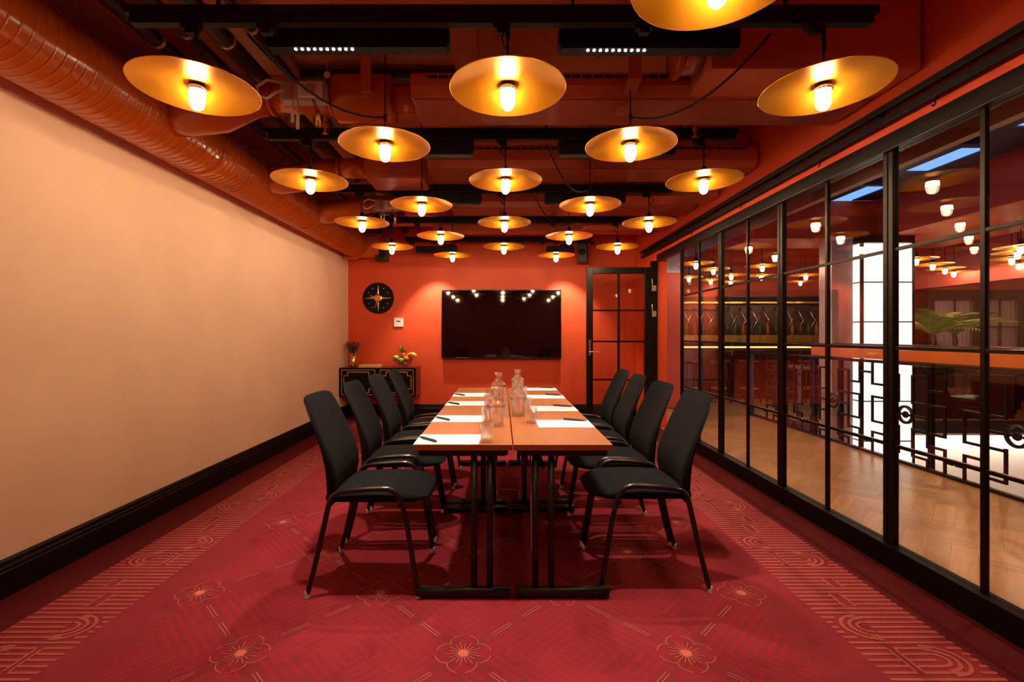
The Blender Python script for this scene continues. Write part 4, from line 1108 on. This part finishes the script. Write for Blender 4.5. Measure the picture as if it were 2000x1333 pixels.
for k, (a, b_) in enumerate(((4.3, 5.1), (5.5, 6.3))):
    g = thing('wall_grille', ['long ventilation grille on the left of the bar wall', 'long ventilation grille on the right of the bar wall'][k], 'grille', ((a+b_)/2+.2, 10.99, 2.55))
    obj('grille_frame', box(-.45, .45, -.02, 0, -.07, .07), 'coral_paint', g)
    for q in range(4): obj('slat', box(-.43, .43, -.03, -.02, -.05+q*.028, -.04+q*.028), 'dark_brown', g)
# bulkhead over the far windows, windows with curtains
struct('beam', box(7.9, 11.4, 8.9, 9.1, 2.10, 2.999), 'coral_paint')
struct('beam', box(7.7, 7.9, 6.9, 10.9, 2.1, 2.999), 'coral_paint')
for k in range(4):
    x = 8.15+k*.85
    w_ = struct('window_far', MB().box(x-.04, x, 8.96, 9.02, .9, 2.1).box(x+.78, x+.82, 8.96, 9.02, .9, 2.1).box(x, x+.78, 8.96, 9.02, .9, .95).box(x, x+.78, 8.96, 9.02, 1.92, 2.1), 'dark_brown')
    obj('muntin', MB().box(x, x+.78, 8.965, 8.985, 1.40, 1.42).box(x+.38, x+.40, 8.965, 8.985, .95, 1.92), 'dark_brown', w_)
    obj('pane', box(x, x+.78, 8.99, 8.998, .95, 1.92), 'pane', w_)
    cu = MB(); rows = []
    for z in (.95, 1.92): rows.append([(x+.02+.74*i/60, 9.08+.018*math.sin(i*.9), z) for i in range(61)])
    cu.grid(rows); obj('curtain', cu, 'curtain', w_, fix=False)
struct('wall_far', box(7.9, 11.4, 9.0, 9.1, 0, .9), 'dark_brown')
struct('wall_far', box(7.6, 8.1, 9.02, 9.1, .9, 2.1), 'dark_brown')
struct('wall_far', box(7.9, 11.4, 9.15, 9.2, .9, 2.1), 'curtain')

# palms
def palm(x, y, z, s, l, n=16):
    t = thing('potted_palm', l, 'plant', (x, y, z), 0, 'palms in the restaurant')
    obj('pot', MB().lathe([(.001, 0), (.13, 0), (.17, .28), (.175, .30), (.155, .30), (.15, .26), (.001, .26)], n=20), 'dark_stone', t)
    obj('trunk', MB().tube([(0, 0, .25), (.01, 0, .5), (0, .01, .62)], [.035, .03, .025], 8), 'dark_brown', t)
    for i in range(n):
        a = i*2.4; el = random.uniform(.35, 1.25); L_ = s*random.uniform(.8, 1.1)
        mb = MB(); spine = []
        for k in range(9):
            q = k/8; r = L_*q*math.cos(el)*1.0+L_*.12*q*q; zz = .6+L_*(math.sin(el)*q-.38*q*q)
            spine.append(Vector((r*math.cos(a), r*math.sin(a), zz)))
        mb.tube(spine, [.006]*4+[.004]*5, 4)
        side = Vector((-math.sin(a), math.cos(a), 0))
        for k in range(1, 9):
            for f in (0, .5):
                if k == 8 and f: continue
                p = spine[k] if not f else (spine[k]+spine[min(k+1, 8)])/2
                d = (spine[k]-spine[k-1]).normalized(); ll = s*.24*math.sin(PI*(k+f)/9.5)+.02
                for sg in (-1, 1):
                    e_ = p+(side*sg*.8+d*.7).normalized()*ll+Vector((0, 0, -.25*ll)); w_ = d*.011
                    mb.poly([p-w_, p+w_, (p+e_)/2+w_*.9, e_, (p+e_)/2-w_*.9])
        obj('frond', mb, 'leaf', t, fix=False)
palm(6.60, 7.28, .65, .72, 'potted palm just right of the glowing column')
palm(7.42, 7.80, .65, .80, 'taller potted palm behind, right of the glowing column')

ld_ = thing('ledge_table', 'dark ledge carrying the palms behind the stair void', 'ledge', (6.95, 7.5, 0))
obj('ledge_top', box(-.6, .75, -.45, .45, .62, .65), 'dark_brown', ld_); obj('plinth', box(-.55, .7, -.40, .40, 0, .62), 'dark_brown', ld_)

# dining tables and chairs far behind
def dining_table(x, y, l):
    t = thing('dining_table', l, 'table', (x, y, 0), 0, 'restaurant tables')
    obj('tabletop', box(-.4, .4, -.35, .35, .72, .75), 'dark_brown', t, .004)
    for sx in (-1, 1):
        for sy in (-1, 1): obj('leg', box(sx*.34-.022, sx*.34+.022, sy*.29-.022, sy*.29+.022, 0, .72), 'dark_brown', t)
def dining_chair(x, y, rz, l):
    t = thing('dining_chair', l, 'chair', (x, y, 0), rz, 'restaurant chairs')
    obj('seat', box(-.2, .2, -.2, .2, .43, .48), 'lacquer', t, .012)
    for sx in (-1, 1):
        obj('leg', box(sx*.18-.014, sx*.18+.014, -.18, -.152, 0, .43), 'black_wood', t)
        obj('leg', box(sx*.18-.014, sx*.18+.014, .155, .183, 0, .9), 'black_wood', t)
    for z in (.6, .72, .84): obj('back_slat', box(-.166, .166, .16, .178, z-.02, z+.03), 'black_wood', t)
spots = [(8.35, 8.3), (9.3, 7.35), (10.4, 8.3), (4.9, 7.6)]
sn = ['beside the tall palm', 'in front of the curtained windows', 'in the far right corner of the restaurant', 'behind the glowing column']
for (x, y), s_ in zip(spots, sn):
    dining_table(x, y, 'dark dining table '+s_)
    dining_chair(x-.0, y-.55, PI, 'dark dining chair nearest us at the table '+s_)
    dining_chair(x+.62, y, -PI/2, 'dark dining chair right of the table '+s_)
pp = obj('menu_sheet', box(-.16, .16, -.11, .11, 0, .002), 'paper', loc=(9.15, 7.25, .7505)); tag(pp, 'white sheet lying on the dining table before the curtained windows', 'paper')

# restaurant pendants
rl_ = [(2.83, 6.94), (3.36, 7.56), (3.38, 8.6), (3.95, 9.0), (4.47, 9.3), (3.94, 7.2), (4.0, 8.3), (4.55, 8.35), (5.3, 8.3), (5.80, 9.25), (5.70, 6.55), (6.38, 7.05), (6.98, 7.5), (7.5, 7.9), (6.15, 5.64), (6.25, 5.17), (6.5, 6.0), (6.96, 6.5), (7.6, 7.0), (7.0, 5.5), (8.2, 7.6), (8.2, 6.2)]
cord_d = MB().tube([(0, 0, .08), (0, 0, 3.0-2.31)], .004, 8).mesh('cord', 'track_black')
cord_c = MB().tube([(0, 0, .08), (0, 0, 2.51-2.31)], .004, 8).mesh('cord', 'track_black')
for nm, sel in (('near the bar', lambda p: p[0] < 5.85), ('right of the glowing column', lambda p: p[0] >= 5.85)):
    L2 = sorted([p for p in rl_ if sel(p)], key=lambda p: p[0]/p[1])
    if nm[0] == 'r': L2 = L2[:13]
    for i, (x, y) in enumerate(L2):
        t = lamp(x, y, f'small brass pendant lamp in the restaurant {nm}, {ORD[i]} from the left', True, 'restaurant pendants', 2.31)
        if x < 6.4 and y < 7.0 and x > 4.8:
            for ch in t.children:
                if ch.name.startswith('cord'): ch.data = cord_c
        elif x > 4.87:
            for ch in t.children:
                if ch.name.startswith('cord'): ch.data = cord_d
